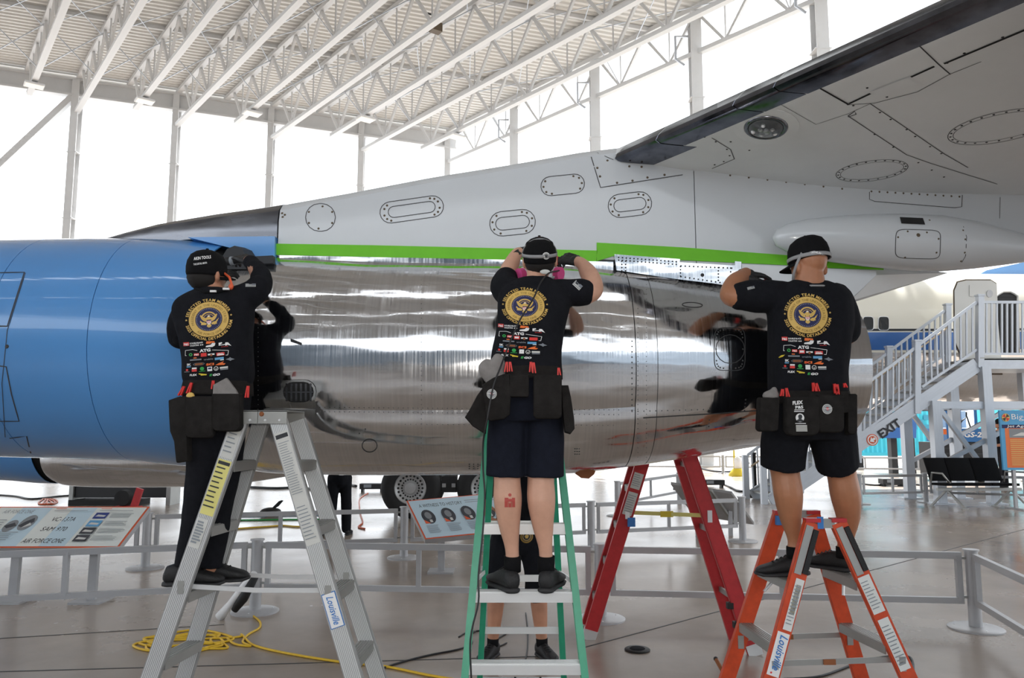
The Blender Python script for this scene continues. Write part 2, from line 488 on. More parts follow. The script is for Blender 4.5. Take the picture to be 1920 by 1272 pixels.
# corrugated deck with translucent skylight strips
GAPS = [(54.3, 55.5), (66.5, 67.1), (77.2, 77.7)]
spans = [(-1.2, GAPS[0][0])] + [(GAPS[i][1], GAPS[i + 1][0]) for i in range(len(GAPS) - 1)] + [(GAPS[-1][1], ROOFLEN)]
for a_, b_ in spans:
    prof = []; s = a_
    while s < b_ - .01:
        for ds, dz in ((0, 0), (.16, 0), (.21, .09), (.37, .09)):
            if s + ds <= b_: prof.append((s + ds, dz))
        s += .42
    prof.append((b_, 0)); vs = []; fs = []
    for sp, dz in prof:
        for k in (-.12, KMAX): vs.append(roof_pt(k, sp) + Vector((0, 0, .32 + dz)))
    for i in range(len(prof) - 1): fs.append((2 * i, 2 * i + 1, 2 * i + 3, 2 * i + 2))
    MB().add(vs, fs).build('roof_deck', 'deck_white', ceiling, fix=False)
    c = [roof_pt(k, sp) + Vector((0, 0, .62)) for k, sp in ((-.15, a_), (KMAX, a_), (KMAX, b_), (-.15, b_))]
    MB().prism(c, (0, 0, .2)).build('roof_sheet', 'deck_white', ceiling)
for a_, b_ in GAPS:
    c = [roof_pt(k, sp) + Vector((0, 0, .5)) for k, sp in ((-.15, a_), (KMAX, a_), (KMAX, b_), (-.15, b_))]
    MB().add(c, [(0, 1, 2, 3)]).build('skylight_strip', 'skylight', ceiling, fix=False)
# eave beam
ev = MB()
for dz, hh, ww in ((-.05, .12, .5), (-.55, .9, .10), (-1.05, .12, .5)):
    ev.beam(roof_pt(-.1, 0) + V(0, 0, dz), roof_pt(KMAX, 0) + V(0, 0, dz), ww, hh)
ev.build('eave_beam', 'steel_white', ceiling)
ev = MB(); ev.beam(roof_pt(-.1, -1.2) + V(0, 0, .25), roof_pt(KMAX, -1.2) + V(0, 0, .25), .15, .5); ev.build('fascia', 'steel_white', ceiling)
for sp in range(9, 60, 9):
    MB().beam(roof_pt(-.1, sp) + V(0, 0, .2), roof_pt(KMAX, sp) + V(0, 0, .2), .14, .2).build('purlin', 'steel_white', ceiling)
VIS = 36
for j in range(0, 2 * KMAX + 1):
    k = j / 2; even = j % 2 == 0
    s0 = 0 if even else 2.6
    tr = empty('truss', roof_pt(k, s0, DROP), parent=ceiling)
    unit_beam('bottom_chord', roof_pt(k, s0 if even else s0 - .4, DROP), roof_pt(k, ROOFLEN, DROP), .30, .2, 'steel_white', tr)
    unit_beam('top_chord', roof_pt(k, 0, -.12), roof_pt(k, ROOFLEN, -.12), .28, .22, 'steel_white', tr)
    rest = MB(); s = 3.2; i = 0
    while s < ROOFLEN - 2:
        segs = [(roof_pt(k, s, DROP), roof_pt(k, s - 1.6, 0)), (roof_pt(k, s, DROP), roof_pt(k, s + 1.6, 0)), (roof_pt(k, s, DROP), roof_pt(k, s, 0))]
        for q, (a, b) in enumerate(segs):
            wd = .13 if q < 2 else .07
            if s < VIS and j < 13: unit_beam('web_member', a, b, wd, wd, 'steel_white', tr)
            else: rest.beam(a, b, wd, wd)
        s += 3.2
    if rest.v: tag(rest.build('web_members', 'steel_white', tr), kind='stuff')
for j in range(0, 12):
    for s in (6.4, 16, 25.6):
        unit_beam('brace_rod', roof_pt(j / 2, s, DROP), roof_pt(j / 2 + .5, s + 1.6, .1), .045, .045, 'galv', ceiling)
        unit_beam('brace_rod', roof_pt(j / 2 + .5, s, DROP), roof_pt(j / 2, s + 1.6, .1), .045, .045, 'galv', ceiling)
        unit_beam('brace_rod', roof_pt(j / 2, s + 1, .05), roof_pt(j / 2 + .5, s + 6, .05), .04, .04, 'galv', ceiling)
        unit_beam('brace_rod', roof_pt(j / 2 + .5, s + 1, .05), roof_pt(j / 2, s + 6, .05), .04, .04, 'galv', ceiling)
def column(p, ht, wd, label, br=None):
    root = empty('column', (p.x, p.y, 0), label, kind='structure')
    b = Vector((p.x, p.y, 0)); t = Vector((p.x, p.y, ht))
    m = MB()
    m.beam(b, t, .06, wd, (0, 1, 0))
    for sg in (-1, 1): m.beam(b + V(0, sg * wd / 2, 0), t + V(0, sg * wd / 2, 0), wd * .9, .06, (0, 1, 0))
    m.build('column_shaft', 'steel_white', root)
    for z in (ht * .45, ht * .62, ht * .8): MB().box((p.x, p.y, z), (wd + .1, wd + .1, .05)).build('splice_plate', 'steel_white', root)
    MB().box((p.x, p.y, .02), (wd * 2, wd * 2, .04)).build('base_plate', 'steel_white', root)
    return root
for k in range(0, 8):
    e = eave(k); column(e, e.z - .1, .42 if k != 4 else .5, ['white steel column at the far corner of the roof', 'white steel column below the far eave beside the corner column', 'white steel column standing third from the roof corner', 'white steel column standing fourth from the roof corner', 'white steel column with a diagonal brace at far left', 'white steel eave column beyond left of frame', 'white steel eave column beyond left of frame', 'white steel eave column beyond left of frame'][k])
e = eave(4)
unit_beam('trim_1', e + V(-.1, 0, -.9), e + V(-7.2, -1.6, -10), .4, .35, 'steel_white'); tag(bpy.context.scene.collection.objects['trim_1'], 'white diagonal brace leaning against the leftmost column', kind='structure')
for i, s in enumerate((7.2, 14.1, 20.7, 26.8, 33.5, 40.2, 47)):
    p = roof_pt(0, s); r = column(p, p.z - .1, .55, ['white steel column under the right roof edge nearest the corner', 'white steel column second along the right roof edge', 'white steel column third along the right roof edge', 'white steel column behind the wing along the right roof edge'][min(i, 3)])
    MB().tube([p + V(-.3, 0, -1.2), p + V(-.9, 0, -1.2), p + V(-.9, 0, -2.3), p + V(-.5, 0, -2.6)], .06, 6).build('downpipe', 'galv', r)
# flood lights on the trusses
for i, (px, py, k) in enumerate(((37, 140, 4.5), (262, 173, 3.5), (471, 203, 2.5), (690, 222, 1.5), (858, 256, .5))):
    best = min((( (roof_pt(k, s / 4, DROP) - EYE).normalized() - ray(px, py).normalized()).length, s / 4) for s in range(0, 120))[1]
    p = roof_pt(k, best, DROP + .2)
    r = empty('flood_light', p, ['square white flood light on the truss nearest the left frame edge', 'square white flood light on the truss left of the fourth column', 'square white flood light above the third column', 'square white flood light on the truss left of the corner column', 'square white flood light on the truss right of the corner column'][i], 'light', 'flood lights on the roof trusses')
    ax = Vector((TD.y, -TD.x, 0)).normalized(); R = Matrix((ax, TD, V(0, 0, 1))).transposed()
    MB().box(p + V(0, 0, -.06), (.95, .8, .1), R).build('housing', 'steel_white', r)
    MB().box(p + V(0, 0, -.12), (.86, .7, .02), R).build('lens', 'lamp_face', r)
    MB().box(p + V(0, 0, .06), (.2, .3, .2), R).build('bracket', 'dark', r)
p = W(817, 52, 34)
r = empty('loudspeaker', p, 'dark square loudspeaker hanging from a truss under the roof', 'speaker')
MB().box(p, (.5, .4, .42), Matrix.Rotation(.6, 3, 'Z')).build('cabinet', 'screw', r)
MB().tube([p + V(.1, 0, .2), p + V(.1, 0, .55), p + V(-.5, .1, .8)], .05, 6).build('bracket', 'dark', r)
# unseen building added behind the camera, sized to narrow the reflected sky band
tag(MB().box((-10, -48, 7), (150, 12, 14)).build('reflection_wall', 'building'), 'added building behind the camera, unseen except in reflections', kind='structure')
# ================================================================== AIRCRAFT
AX_Y = 4.78
plane = empty('airliner', (0, 19.5, 0), 'large jet airliner with polished engine cowlings being detailed', 'aircraft')
def nstat(px, c, h):
    """silhouette centre and half height in pixels -> x, axis z, radius"""
    d = AX_Y - .1
    p = W(px, c, d); r = AX_Y * math.sin(math.atan(h / F)) * 1.0
    return p.x, W(960, c, AX_Y).z, r
KA = math.radians(25)
def section(x, z, r, n=72, kink=0.0):
    """circle; kink > 0 gives the lower cowl doors, which start upright again below a seam"""
    out = []
    for i in range(n):
        t = 2 * math.pi * i / n; cy, sz = math.cos(t), math.sin(t)
        tt = t if t < math.pi else t - 2 * math.pi
        if kink and sz < -math.sin(KA) + 1e-6:
            side = 1 if cy >= 0 else -1; low = abs(tt) if side > 0 else math.pi - abs(tt)
            u = (low - KA) / (math.pi / 2 - KA) * math.pi / 2
            ey = side * math.cos(KA) * math.cos(u); ez = -math.sin(KA) - (1 - math.sin(KA)) * math.sin(u)
            cy += (ey - cy) * kink; sz += (ez - sz) * kink
        out.append(V(x, AX_Y - r * cy, z + r * sz))
    return out
PROF = [(-420, 650, 182), (-330, 651, 192), (-200, 652, 200), (-100, 652, 203), (0, 653, 205), (150, 654, 208), (250, 656, 210), (352, 662, 213), (425, 667, 210)]
POL = [(455, 676, 196), (480, 680, 203), (560, 684, 205), (700, 688, 203), (900, 689, 201), (1060, 690, 198), (1162, 689, 188), (1287, 688, 171), (1430, 687, 149), (1592, 690, 124)]
def prof_eval(tab, px):
    if px <= tab[0][0]: return tab[0]
    for i in range(len(tab) - 1):
        a, b = tab[i], tab[i + 1]
        if px <= b[0]:
            # catmull-rom
            p0 = tab[max(i - 1, 0)]; p3 = tab[min(i + 2, len(tab) - 1)]; t = (px - a[0]) / (b[0] - a[0]); out = [px]
            for q in (1, 2):
                m1 = (b[q] - p0[q]) / (b[0] - p0[0]) * (b[0] - a[0]); m2 = (p3[q] - a[q]) / (p3[0] - a[0]) * (b[0] - a[0])
                out.append((2 * t**3 - 3 * t * t + 1) * a[q] + (t**3 - 2 * t * t + t) * m1 + (-2 * t**3 + 3 * t * t) * b[q] + (t**3 - t * t) * m2)
            return tuple(out)
    return tab[-1]
def rings(tab, a, b, step=30, dr=0.0, n=72):
    k = max(2, int((b - a) / step) + 1); R = []
    for i in range(k + 1):
        px = a + (b - a) * i / k; x, z, r = nstat(*prof_eval(tab, px)); R.append(section(x, z, r + dr, n, 0 if tab is PROF else max(0, min(1, (1400 - px) / 220))))
    return R
def shell(tab, a, b, name, m, parent, th=.008, ang=None, step=30):
    """a cowl panel: full ring, or an arc between two angles (deg, 0 = towards camera, 90 = up)"""
    o = rings(tab, a, b, step); i = rings(tab, a, b, step, -th); n = 72; mb = MB()
    if ang is None:
        loop = o + i[::-1] + [o[0]]
        mb.loft(loop, caps=False)
    else:
        j0, j1 = int(round(ang[0] / 5)), int(round(ang[1] / 5)); idx = [(j % 72) for j in range(j0, j1 + 1)]
        cut = [[r[j] for j in idx] for r in o]; cuti = [[r[j] for j in idx] for r in i]
        rr = [c + ci[::-1] for c, ci in zip(cut, cuti)]
        mb.loft(rr)
    return mb.build(name, m, parent, auto=35)
def build_nacelle(parent):
    nac = empty('nacelle', V(0, AX_Y, 2.0), parent=parent)
    P = []
    # blue inlet and fan cowl rings with real gaps over a dark liner
    P.append(shell(PROF, -420, -96, 'inlet_cowl', 'blue', nac))
    P.append(shell(PROF, -94.5, 94, 'fan_cowl', 'blue', nac))
    P.append(shell(PROF, 95.2, 262, 'fan_cowl', 'blue', nac))
    P.append(shell(PROF, 263.2, 425, 'fan_cowl', 'blue', nac))
    lip = []
    x0, z0, r0 = nstat(*PROF[0])
    for i in range(13):
        a = math.pi * i / 12; rm = r0 - .09; lip.append(section(x0 - .10 * math.sin(a), z0, rm + .09 * math.cos(a)))
    MB().loft(lip, caps=False).build('inlet_lip', 'polished', nac, smooth=True)
    MB().loft(rings(PROF, -400, 415, 60, -.014)).build('cowl_liner', 'dark', nac, smooth=True)
    # fan duct exit: dark inner ring between blue cowl and polished core
    MB().loft(rings(PROF, 380, 424, 20, -.035) + [section(*nstat(470, 676, 180))], caps=False).build('fan_duct', 'black', nac, smooth=True)
    # polished core cowl
    up = shell(POL, 455, 1166.5, 'core_cowl', 'polished', nac, ang=(-25, 270), step=24); P.append(up)
    lo = shell(POL, 455, 1166.5, 'core_cowl', 'polished', nac, ang=(270, 335), step=24); P.append(lo)
    P.append(shell(POL, 1168, 1204, 'cowl_ring', 'polished', nac, step=18))
    P.append(shell(POL, 1205, 1452, 'tail_cowl', 'polished', nac, step=20))
    P.append(shell(POL, 1453, 1592, 'exhaust_nozzle', 'polished', nac, step=20))
    MB().loft(rings(POL, 450, 1540, 60, -.012)).build('cowl_liner', 'dark', nac, smooth=True)
    x, z, r = nstat(*POL[-1])
    MB().loft([section(x - .5, z, r * .55), section(x - .2, z, r * .5), section(x - .08, z, r * .3), section(x - .02, z, r * .05)]).build('exhaust_cone', 'dark_metal', nac, smooth=True)
    return nac, P
nac1, PAN = build_nacelle(plane)
# the inboard engine: same cowlings, further in and lower
def copy_tree(o, parent, off):
    c = o.copy(); COL.objects.link(c)
    if parent is plane: c.location = Vector(o.location) + off; setpar(c, parent)
    else:
        c.parent = parent; c.matrix_parent_inverse = o.matrix_parent_inverse.copy()
    for ch in list(o.children): copy_tree(ch, c, off)
    return c
copy_tree(nac1, plane, V(-4.25, 5.5, -.50))
NB = bvh_of(*PAN)
det = MB(); rv = MB(); dk = MB()
# seams, rivets and outlines on the near nacelle
for pts in ([(-5, 512), (46, 511), (14, 612), (-5, 612)], [(-5, 686), (12, 688), (22, 740), (36, 790), (-5, 790)], [(18, 822), (50, 818), (58, 850)]):
    ribbon(det, NB, pts, .007)
for y0, y1 in ((470, 850),):
    ribbon(det, NB, [(10 + 20 * 0, 820), (4, 720), (14, 620), (48, 512)], .004)
for r_, x in ((.0028, 1196), (.0028, 1212), (.0026, 790), (.0026, 484)):
    dots_px(rv, NB, [(x + .035 * (690 - abs(y - 690)) * 0, y) for y in range(525, 870, 9)], r_, .0012)
dots_px(rv, NB, lerp_pts((600, 772), (1160, 778), 62), .003, .0015)
dots_px(rv, NB, lerp_pts((600, 764), (1160, 769), 62), .003, .0015)
dots_px(rv, NB, lerp_pts((760, 796), (1150, 798), 40), .0026, .0012)
dots_px(rv, NB, lerp_pts((1185, 772), (1330, 768), 14), .004, .0015)
dots_px(rv, NB, lerp_pts((1185, 640), (1185, 770), 14), .005, .002)
ribbon(dk, NB, [(1206, 784), (1340, 776), (1450, 768)], .006)
ribbon(dk, NB, stadium_px(1369, 655, 27, 27, 0), .004, closed=True)
ap = ellipse_px(1368, 655, 29, 40, 0, 30, 5); ribbon(dk, NB, ap, .004, closed=True, step=6)
dots_px(rv, NB, ellipse_px(1368, 655, 25, 36, 0, 22, 5), .005, .002)
ribbon(dk, NB, ellipse_px(693, 836, 14, 12, 0), .005, closed=True, step=4)
ribbon(dk, NB, ellipse_px(1298, 572, 19, 4.5, 0.05), .004, closed=True, step=4)
dots_px(dk, NB, [(674, 813), (685, 805)] + [(880 + 8 * i, 871 + 4 * j) for i in range(3) for j in range(3)] + [(1078 + 4 * i, 842 + 5 * j) for i in range(3) for j in range(3)] + lerp_pts((1398, 750), (1396, 770), 4) + lerp_pts((1330, 788), (1329, 800), 3), .005, .0015)
for o_, nm, m_ in ((det, 'panel_outline', 'seam'), (rv, 'rivets', 'rivet'), (dk, 'panel_marks', 'seam')):
    o = o_.build(nm, m_, nac1, fix=False)
    tag(o, kind='stuff')
MB().prism([hit(NB, x, y)[0] + V(0, -.004, 0) for x, y in ((545, 641), (545, 635), (566, 643), (566, 648))], (0, .006, 0)).build('drain_scoop', 'dark', nac1)
p, n = hit(NB, 6 + 7, 650); m_ = MB(); dot(m_, p, n, .011, .004, 12); m_.build('latch', 'seam', nac1)
# vent grille: raised frame, dark slots
fr = MB(); ring = stadium_px(560, 735, 31, 21, 0); ribbon(fr, NB, ring, .012, .006, 4, True)
gr = fr.build('vent_grille', 'polished', nac1)
m_ = MB()
P_ = [hit(NB, x, y) for x, y in stadium_px(560, 735, 29, 19, 0)]; m_.add([p + n * .003 for p, n in P_], [tuple(range(len(P_)))]); m_.build('grille_opening', 'black', gr, fix=False)
for i in range(6):
    s_ = MB(); x = 538 + 9 * i; ribbon(s_, NB, [(x, 719), (x, 752)], .011, .007, 6); s_.build('louvre', 'dark_metal', gr, fix=False)
s_ = MB(); ribbon(s_, NB, [(532, 735), (588, 735)], .008, .008, 6); s_.build('louvre_bar', 'dark_metal', gr, fix=False)

MB().prism([W(x, y, 4.70) for x, y in ((1076, 880), (1118, 880), (1114, 890), (1104, 898), (1090, 897), (1080, 890))], (0, .1, 0)).build('drain_mast', 'rust', nac1)
# ------------------------------------------------------------------ pylon
PY0, PY1 = 4.55, 5.01          # near and far face
PYLT = [(150, 441), (200, 427), (280, 408), (360, 397), (440, 386), (520, 373), (640, 352), (800, 322), (960, 297), (1100, 273), (1200, 262), (1310, 250), (1500, 246), (1800, 250), (2150, 256)]
def ptop(px):
    for a, b in zip(PYLT[:-1], PYLT[1:]):
        if px <= b[0]: return a[1] + (b[1] - a[1]) * (px - a[0]) / (b[0] - a[0])
    return PYLT[-1][1]
def pylon_piece(name, m, a, b, bot, y0=PY0, y1=PY1, step=30, rnd=True):
    k = max(1, int((b - a) / step)); R = []
    for i in range(k + 1):
        px = a + (b - a) * i / k; zt = W(px, ptop(px), (y0 + .06)).z; zb = W(px, bot(px), y0).z; x = W(px, bot(px), y0).x
        ym = (y0 + y1) / 2; hw = (y1 - y0) / 2; hr = min(.16, max(.004, (zt - zb) * .6)); ring = [V(x, y0, zb)]
        taper = min(1, .25 + (px - 150) / 350)
        hw *= taper
        ring = [V(x, ym - hw, zb), V(x, ym - hw, zb + (zt - hr - zb) * .5)]
        for q in range(9):
            t = math.pi * q / 8; ring.append(V(x, ym - hw * math.cos(t), zt - hr + hr * math.sin(t) ** .8))
        ring += [V(x, ym + hw, zb + (zt - hr - zb) * .5), V(x, ym + hw, zb)]
        R.append(ring)
    return MB().loft(R).build(name, m, pyl, auto=28)
pyl = empty('pylon', W(900, 500, 4.78), parent=plane)
py_fr = pylon_piece('pylon_nose', 'dark_metal', 150, 519, lambda x: 446 + max(0, (x - 400) * .06))
py_a = pylon_piece('pylon_skin', 'white_paint', 520.5, 1305, lambda x: 480 + max(0, (x - 1000) * .05), PY0 - .01, PY1 + .01)
py_b = pylon_piece('pylon_skin', 'white_paint', 1306.5, 2150, lambda x: 495 + max(0, min(15, (x - 1305) * .05)) - max(0, min(70, (x - 1640) * .6)), PY0 - .01, PY1 + .01)
PB = bvh_of(py_a, py_b)
pylon_piece('pylon_core', 'dark', 420, 2100, lambda x: 500, PY0 + .004, PY1 - .004) if False else None
# blue plate over the fan duct, dark scoop behind it
MB().prism([W(352, 445, 4.5), W(515, 443, 4.5), W(515, 482, 4.5), W(480, 481, 4.5), W(440, 467, 4.5)], (0, .5, 0)).build('fan_duct_fairing', 'blue', pyl)
ring_ = []
for i in range(7):
    a = math.pi * i / 6; ring_.append((412 + 55 * (1 - math.cos(a)) / 2, 505 - 44 * math.sin(a)))
MB().prism([W(x, y, 4.33) for x, y in ring_], (0, .3, .05)).build('duct_scoop', 'txt_dark', pyl)
MB().beam(W(474, 490, 4.38), W(514, 488, 4.38), .05, .045).build('hinge_fitting', 'txt_dark', pyl)
# metal root strip, perforated doublers, aft fairing
MB().prism([W(524, 479, 4.50), W(1150, 491, 4.50), W(1150, 508, 4.50), W(524, 500, 4.50)], (0, .2, 0)).build('root_strip', 'polished', pyl)
for x in (524, 700, 880, 1050):
    pass
d1 = MB().prism([W(1152, 477, 4.485), W(1275, 486, 4.485), W(1272, 524, 4.485), W(1156, 507, 4.485)], (0, .2, 0)).build('doubler_plate', 'polished', pyl)
d2 = MB().prism([W(1272, 492, 4.475), W(1378, 498, 4.475), W(1378, 490, 4.475), W(1390, 491, 4.475), W(1390, 540, 4.475), W(1340, 532, 4.475), W(1272, 524, 4.475)], (0, .2, 0)).build('doubler_plate', 'polished', pyl)
holes = MB()
for pts, yy in ((lerp_pts((1160, 483), (1268, 491), 16), 4.484), (lerp_pts((1160, 488), (1268, 496), 16), 4.484), ([(1166, 490 + 6 * i) for i in range(4)] + [(1173, 490 + 6 * i) for i in range(4)], 4.484),
                (lerp_pts((1277, 499), (1372, 503), 13), 4.474), (lerp_pts((1277, 519), (1350, 530), 10), 4.474), ([(1276, 500 + 6 * i) for i in range(4)] + [(1347, 502 + 6 * i) for i in range(5)] + [(1370, 503 + 7 * i) for i in range(5)], 4.474)):
    for x, y in pts: dot(holes, W(x, y, yy), V(0, -1, 0), .005, .001)
dot(holes, W(1317, 516, 4.474), V(0, -1, 0), .011, .002, 10)
tag(holes.build('fastener_holes', 'dark', pyl, fix=False), kind='stuff')
MB().prism([W(1391, 496, 4.50), W(1643, 508, 4.50), W(1643, 516, 4.50), W(1593, 564, 4.50), W(1540, 580, 4.50), W(1391, 545, 4.50)], (0, .1, 0)).build('aft_fairing', 'alu', pyl)
A_, B_, C_ = W(1643, 516, 4.505), W(1593, 565, 4.505), W(1778, 512, 4.8)
B2, A2 = B_ + V(0, .55, 0), A_ + V(0, .55, 0); D_ = W(1540, 580, 4.505)
MB().add([A_, B_, C_, A2, B2, D_, D_ + V(0, .55, 0), W(1640, 495, 4.6), W(1640, 495, 4.6) + V(0, .4, 0)], [(0, 1, 2), (3, 2, 4), (1, 4, 2), (5, 6, 4, 1), (0, 2, 7), (7, 2, 8), (8, 2, 3), (0, 7, 8, 3), (0, 3, 6, 5), ]).build('tail_fairing', 'wing_grey', pyl, fix=True)
sc = MB(); ln = MB()
def oval_panel(cx, cy, a, b, rot, inner, ns):
    nm = MB(); ribbon(nm, PB, stadium_px(cx, cy, a, b, rot), .0045, .0015, 5, True)
    if inner: ribbon(nm, PB, stadium_px(cx, cy, a * .74, b * .52, rot), .0045, .0015, 5, True)
    o = tag(nm.build('access_panel', 'seam', pyl, fix=False), kind='stuff')
    st = stadium_px(cx, cy, a * .88, b * .80, rot, 12); q = MB()
    dots_px(q, PB, [st[int(i * len(st) / ns)] for i in range(ns)], .0075, .0015); tag(q.build('screws', 'screw', o, fix=False), kind='stuff')
oval_panel(601, 408, 28, 26, 0, False, 6)
oval_panel(772, 393, 60, 20, -.14, True, 11); oval_panel(961, 418, 43, 23, -.1, True, 9)
oval_panel(1055, 347, 41, 18, -.1, False, 8); oval_panel(1181, 384, 41, 22, -.12, True, 9)
ribbon(ln, PB, [(1104, 280), (1126, 352), (1280, 328)], .005); ribbon(ln, PB, [(1104, 280), (1150, 300)], .004)
ribbon(ln, PB, [(524, 398), (700, 366), (1100, 292)], .003) if False else None
ribbon(ln, PB, [(1630, 360), (1630, 374), (1640, 378), (1790, 390), (1803, 388), (1804, 366)], .004); ribbon(ln, PB, [(1875, 370), (1874, 410)], .003)
dots_px(sc, PB, [(1139, 301), (1120, 315), (1125, 331), (1180, 312), (1203, 313), (1157, 343), (1186, 339), (1214, 333), (1246, 328), (529, 400), (534, 403), (530, 407)], .008)
dots_px(sc, PB, [(1369 + 35 * i, 329 + 4.2 * i) for i in range(7)] + [(1634 + 15 * i, 359 + .9 * i) for i in range(12)], .0065)
tag(ln.build('skin_seams', 'seam', pyl, fix=False), kind='stuff'); tag(sc.build('skin_screws', 'screw', pyl, fix=False), kind='stuff')
# pod on the pylon side
pod = empty('fairing_pod', W(1680, 455, 4.35), parent=plane)
PR = [(1449, 446, 2), (1456, 446, 16), (1475, 446, 26), (1510, 447, 36), (1560, 449, 44), (1620, 451, 50), (1690, 454, 54), (1760, 457, 54), (1830, 460, 45), (1920, 466, 27), (2000, 470, 12), (2050, 472, 2)]
R_ = []
for px, c_, h_ in PR:
    ctr = W(px, c_, 4.42); rr = h_ / F * 4.4
    R_.append([ctr + V(0, -rr * math.cos(t), rr * math.sin(t)) for t in [2 * math.pi * i / 32 for i in range(32)]])
podo = MB().loft(R_).build('pod_shell', 'white_paint', pod, smooth=True)
QB = bvh_of(podo); ln = MB(); sc = MB()
ribbon(ln, QB, ellipse_px(1721, 458, 42, 27, .03, 40, 6), .004, .0015, 5, True); ribbon(ln, QB, [(1806, 425), (1812, 445), (1810, 480), (1803, 492)], .004)
dots_px(sc, QB, [(1684, 445), (1702, 434), (1738, 436), (1760, 448), (1756, 474), (1697, 483), (1806, 432), (1810, 449), (1809, 474), (1802, 490), (1743, 413)], .006); dots_px(sc, QB, [(1722, 441)], .012)
tag(ln.build('access_door', 'seam', pod, fix=False), kind='stuff'); tag(sc.build('screws', 'screw', pod, fix=False), kind='stuff')
m_ = MB(); ribbon(m_, QB, [(1688, 414), (1732, 416)], .05, .004, 5); m_.build('vent_opening', 'dark', pod, fix=False)
# ------------------------------------------------------------------ wing
SW = V(.72, -1, .035)          # per metre outboard (towards the camera)
LEP = W(1152, 297, 4.6)
low = [(1152, 297), (1160, 303), (1185, 306), (1225, 309), (1280, 318), (1330, 322), (1500, 345), (1700, 361), (1920, 366), (2150, 366), (2500, 355), (2900, 345)]
Lp = [W(x, y, 4.54) - V(0, 4.54 - 4.54, 0) for x, y in low]
base_low = [(p.x, p.z) for p in Lp]
x0, z0 = base_low[0]
base_up = [(x0 + .015, z0 + .03), (x0 + .07, z0 + .085), (x0 + .22, z0 + .155), (x0 + .7, z0 + .30), (x0 + 1.6, z0 + .52), (x0 + 3.0, z0 + .5), (base_low[-1][0], base_low[-1][1] + .08)]
def wsec(s, pts):
    k = 1.0 if s >= 0 else (1 + .0 * s)
    return [V(x + SW.x * s, 4.54 + SW.y * s, z + SW.z * s - (0 if s > 0 else 0)) for x, z in pts]
def lowpt(t):  # param along lower curve
    i = min(int(t), len(base_low) - 2); f = t - i; a, b = base_low[i], base_low[i + 1]; return (a[0] + (b[0] - a[0]) * f, a[1] + (b[1] - a[1]) * f)
wing = empty('wing', W(1500, 300, 4.6), parent=plane)
NOSE = 2.45
nose_low = [lowpt(t * NOSE / 8) for t in range(9)]; nose_root = [(a_, b_ - .002) for a_, b_ in [lowpt(t * 3.0 / 8) for t in range(9)]]
nose_up = base_up[:3]
rest_low = [lowpt(NOSE + .002)] + [lowpt(t) for t in range(3, len(base_low))]
st = [0, .28, .72, .92, 2.2, 4.2, 7.0]
for a, b in zip(st[:-1], st[1:]):
    prof = nose_up[::-1] + (nose_root if a == 0 else nose_low)
    nse = MB().loft([wsec(a + .003, prof), wsec((a + b) / 2, prof), wsec(b - .003, prof)]).build('leading_edge', 'le_metal', wing, auto=40)
prof = rest_low + base_up[::-1]
wl = MB().loft([wsec(s, prof) for s in (-1.6, -.6, 0, 1, 2, 3, 4.5, 7)]).build('wing_skin', 'wing_grey', wing, auto=25)
inb = MB()   # inboard wing to the fuselage
def inprof(s):
    ch = 3.3 + .0 * s; k = 1.0
    return [(x0 + (x - x0) * (k if x - x0 < 2.8 else 2.8 / (x - x0)), z) for x, z in (nose_low + rest_low[:5] + [(x0 + 2.9, z0 - .05)] + base_up[4::-1])]
R_ = []
for s in (-.5, -3, -6, -10, -14.5):
    R_.append([V(x + SW.x * s, 4.54 - s, z + .06 * s) for x, z in inprof(s)])
inb.loft(R_).build('inboard_wing', 'wing_grey', wing, auto=25)
WB = bvh_of(wl); ln = MB(); sc = MB(); dk = MB()
ribbon(dk, WB, [(1527, 159), (1592, 196)], .010); ribbon(dk, WB, [(1592, 194), (1632, 175)], .012); ribbon(dk, WB, [(1708, 144), (1752, 124)], .012); ribbon(dk, WB, [(1770, 119), (1935, 50)], .012)
ribbon(ln, WB, [(1713, 75), (1760, 120), (1782, 139)], .006); ribbon(ln, WB, [(1592, 196), (1640, 193), (1720, 172), (1780, 139), (1840, 115)], .004)
ribbon(ln, WB, [(1440, 182), (1530, 233), (1590, 213), (1632, 194)], .003)
ribbon(ln, WB, [(1590, 217), (1700, 290), (1745, 306), (1870, 345)], .005); ribbon(ln, WB, [(1632, 194), (1700, 240), (1770, 288), (1815, 314)], .005); ribbon(ln, WB, [(1590, 217), (1603, 208), (1605, 214), (1590, 219)], .007)
ribbon(ln, WB, [(1323, 251), (1370, 280), (1377, 298), (1335, 316)], .005)
ribbon(ln, WB, ellipse_px(1635, 320, 68, 19, -.13, 36), .004, .0015, 6, True); ribbon(ln, WB, ellipse_px(1635, 320, 60, 15, -.13, 36), .003, .0015, 6, True)
ribbon(ln, WB, ellipse_px(1880, 237, 105, 28, -.2, 40), .004, .0015, 6, True); ribbon(ln, WB, ellipse_px(1880, 237, 95, 23, -.2, 40), .003, .0015, 6, True)
dots_px(sc, WB, ellipse_px(1635, 320, 64, 17, -.13, 22) + ellipse_px(1880, 237, 100, 25, -.2, 26) + [(1304, 263), (1321, 257), (1342, 266), (1370, 266), (1405, 282), (1363, 280), (1368, 292), (1357, 303), (1340, 309), (1572, 141), (1590, 196), (1600, 198), (1626, 165), (1663, 182), (1880, 70), (1808, 100), (1776, 118), (1670, 224), (1650, 211), (1700, 243), (1716, 256), (1744, 275), (1765, 288), (1640, 252), (1675, 276), (1722, 305), (1747, 319), (1770, 332)], .0065)
m_ = MB(); P_ = [hit(WB, x, y) for x, y in ((1633, 170), (1703, 143), (1718, 155), (1640, 186))]; m_.add([p + n * .006 for p, n in P_], [(0, 1, 2, 3)]); m_.build('patch_panel', 'wing_grey', wing, fix=False)
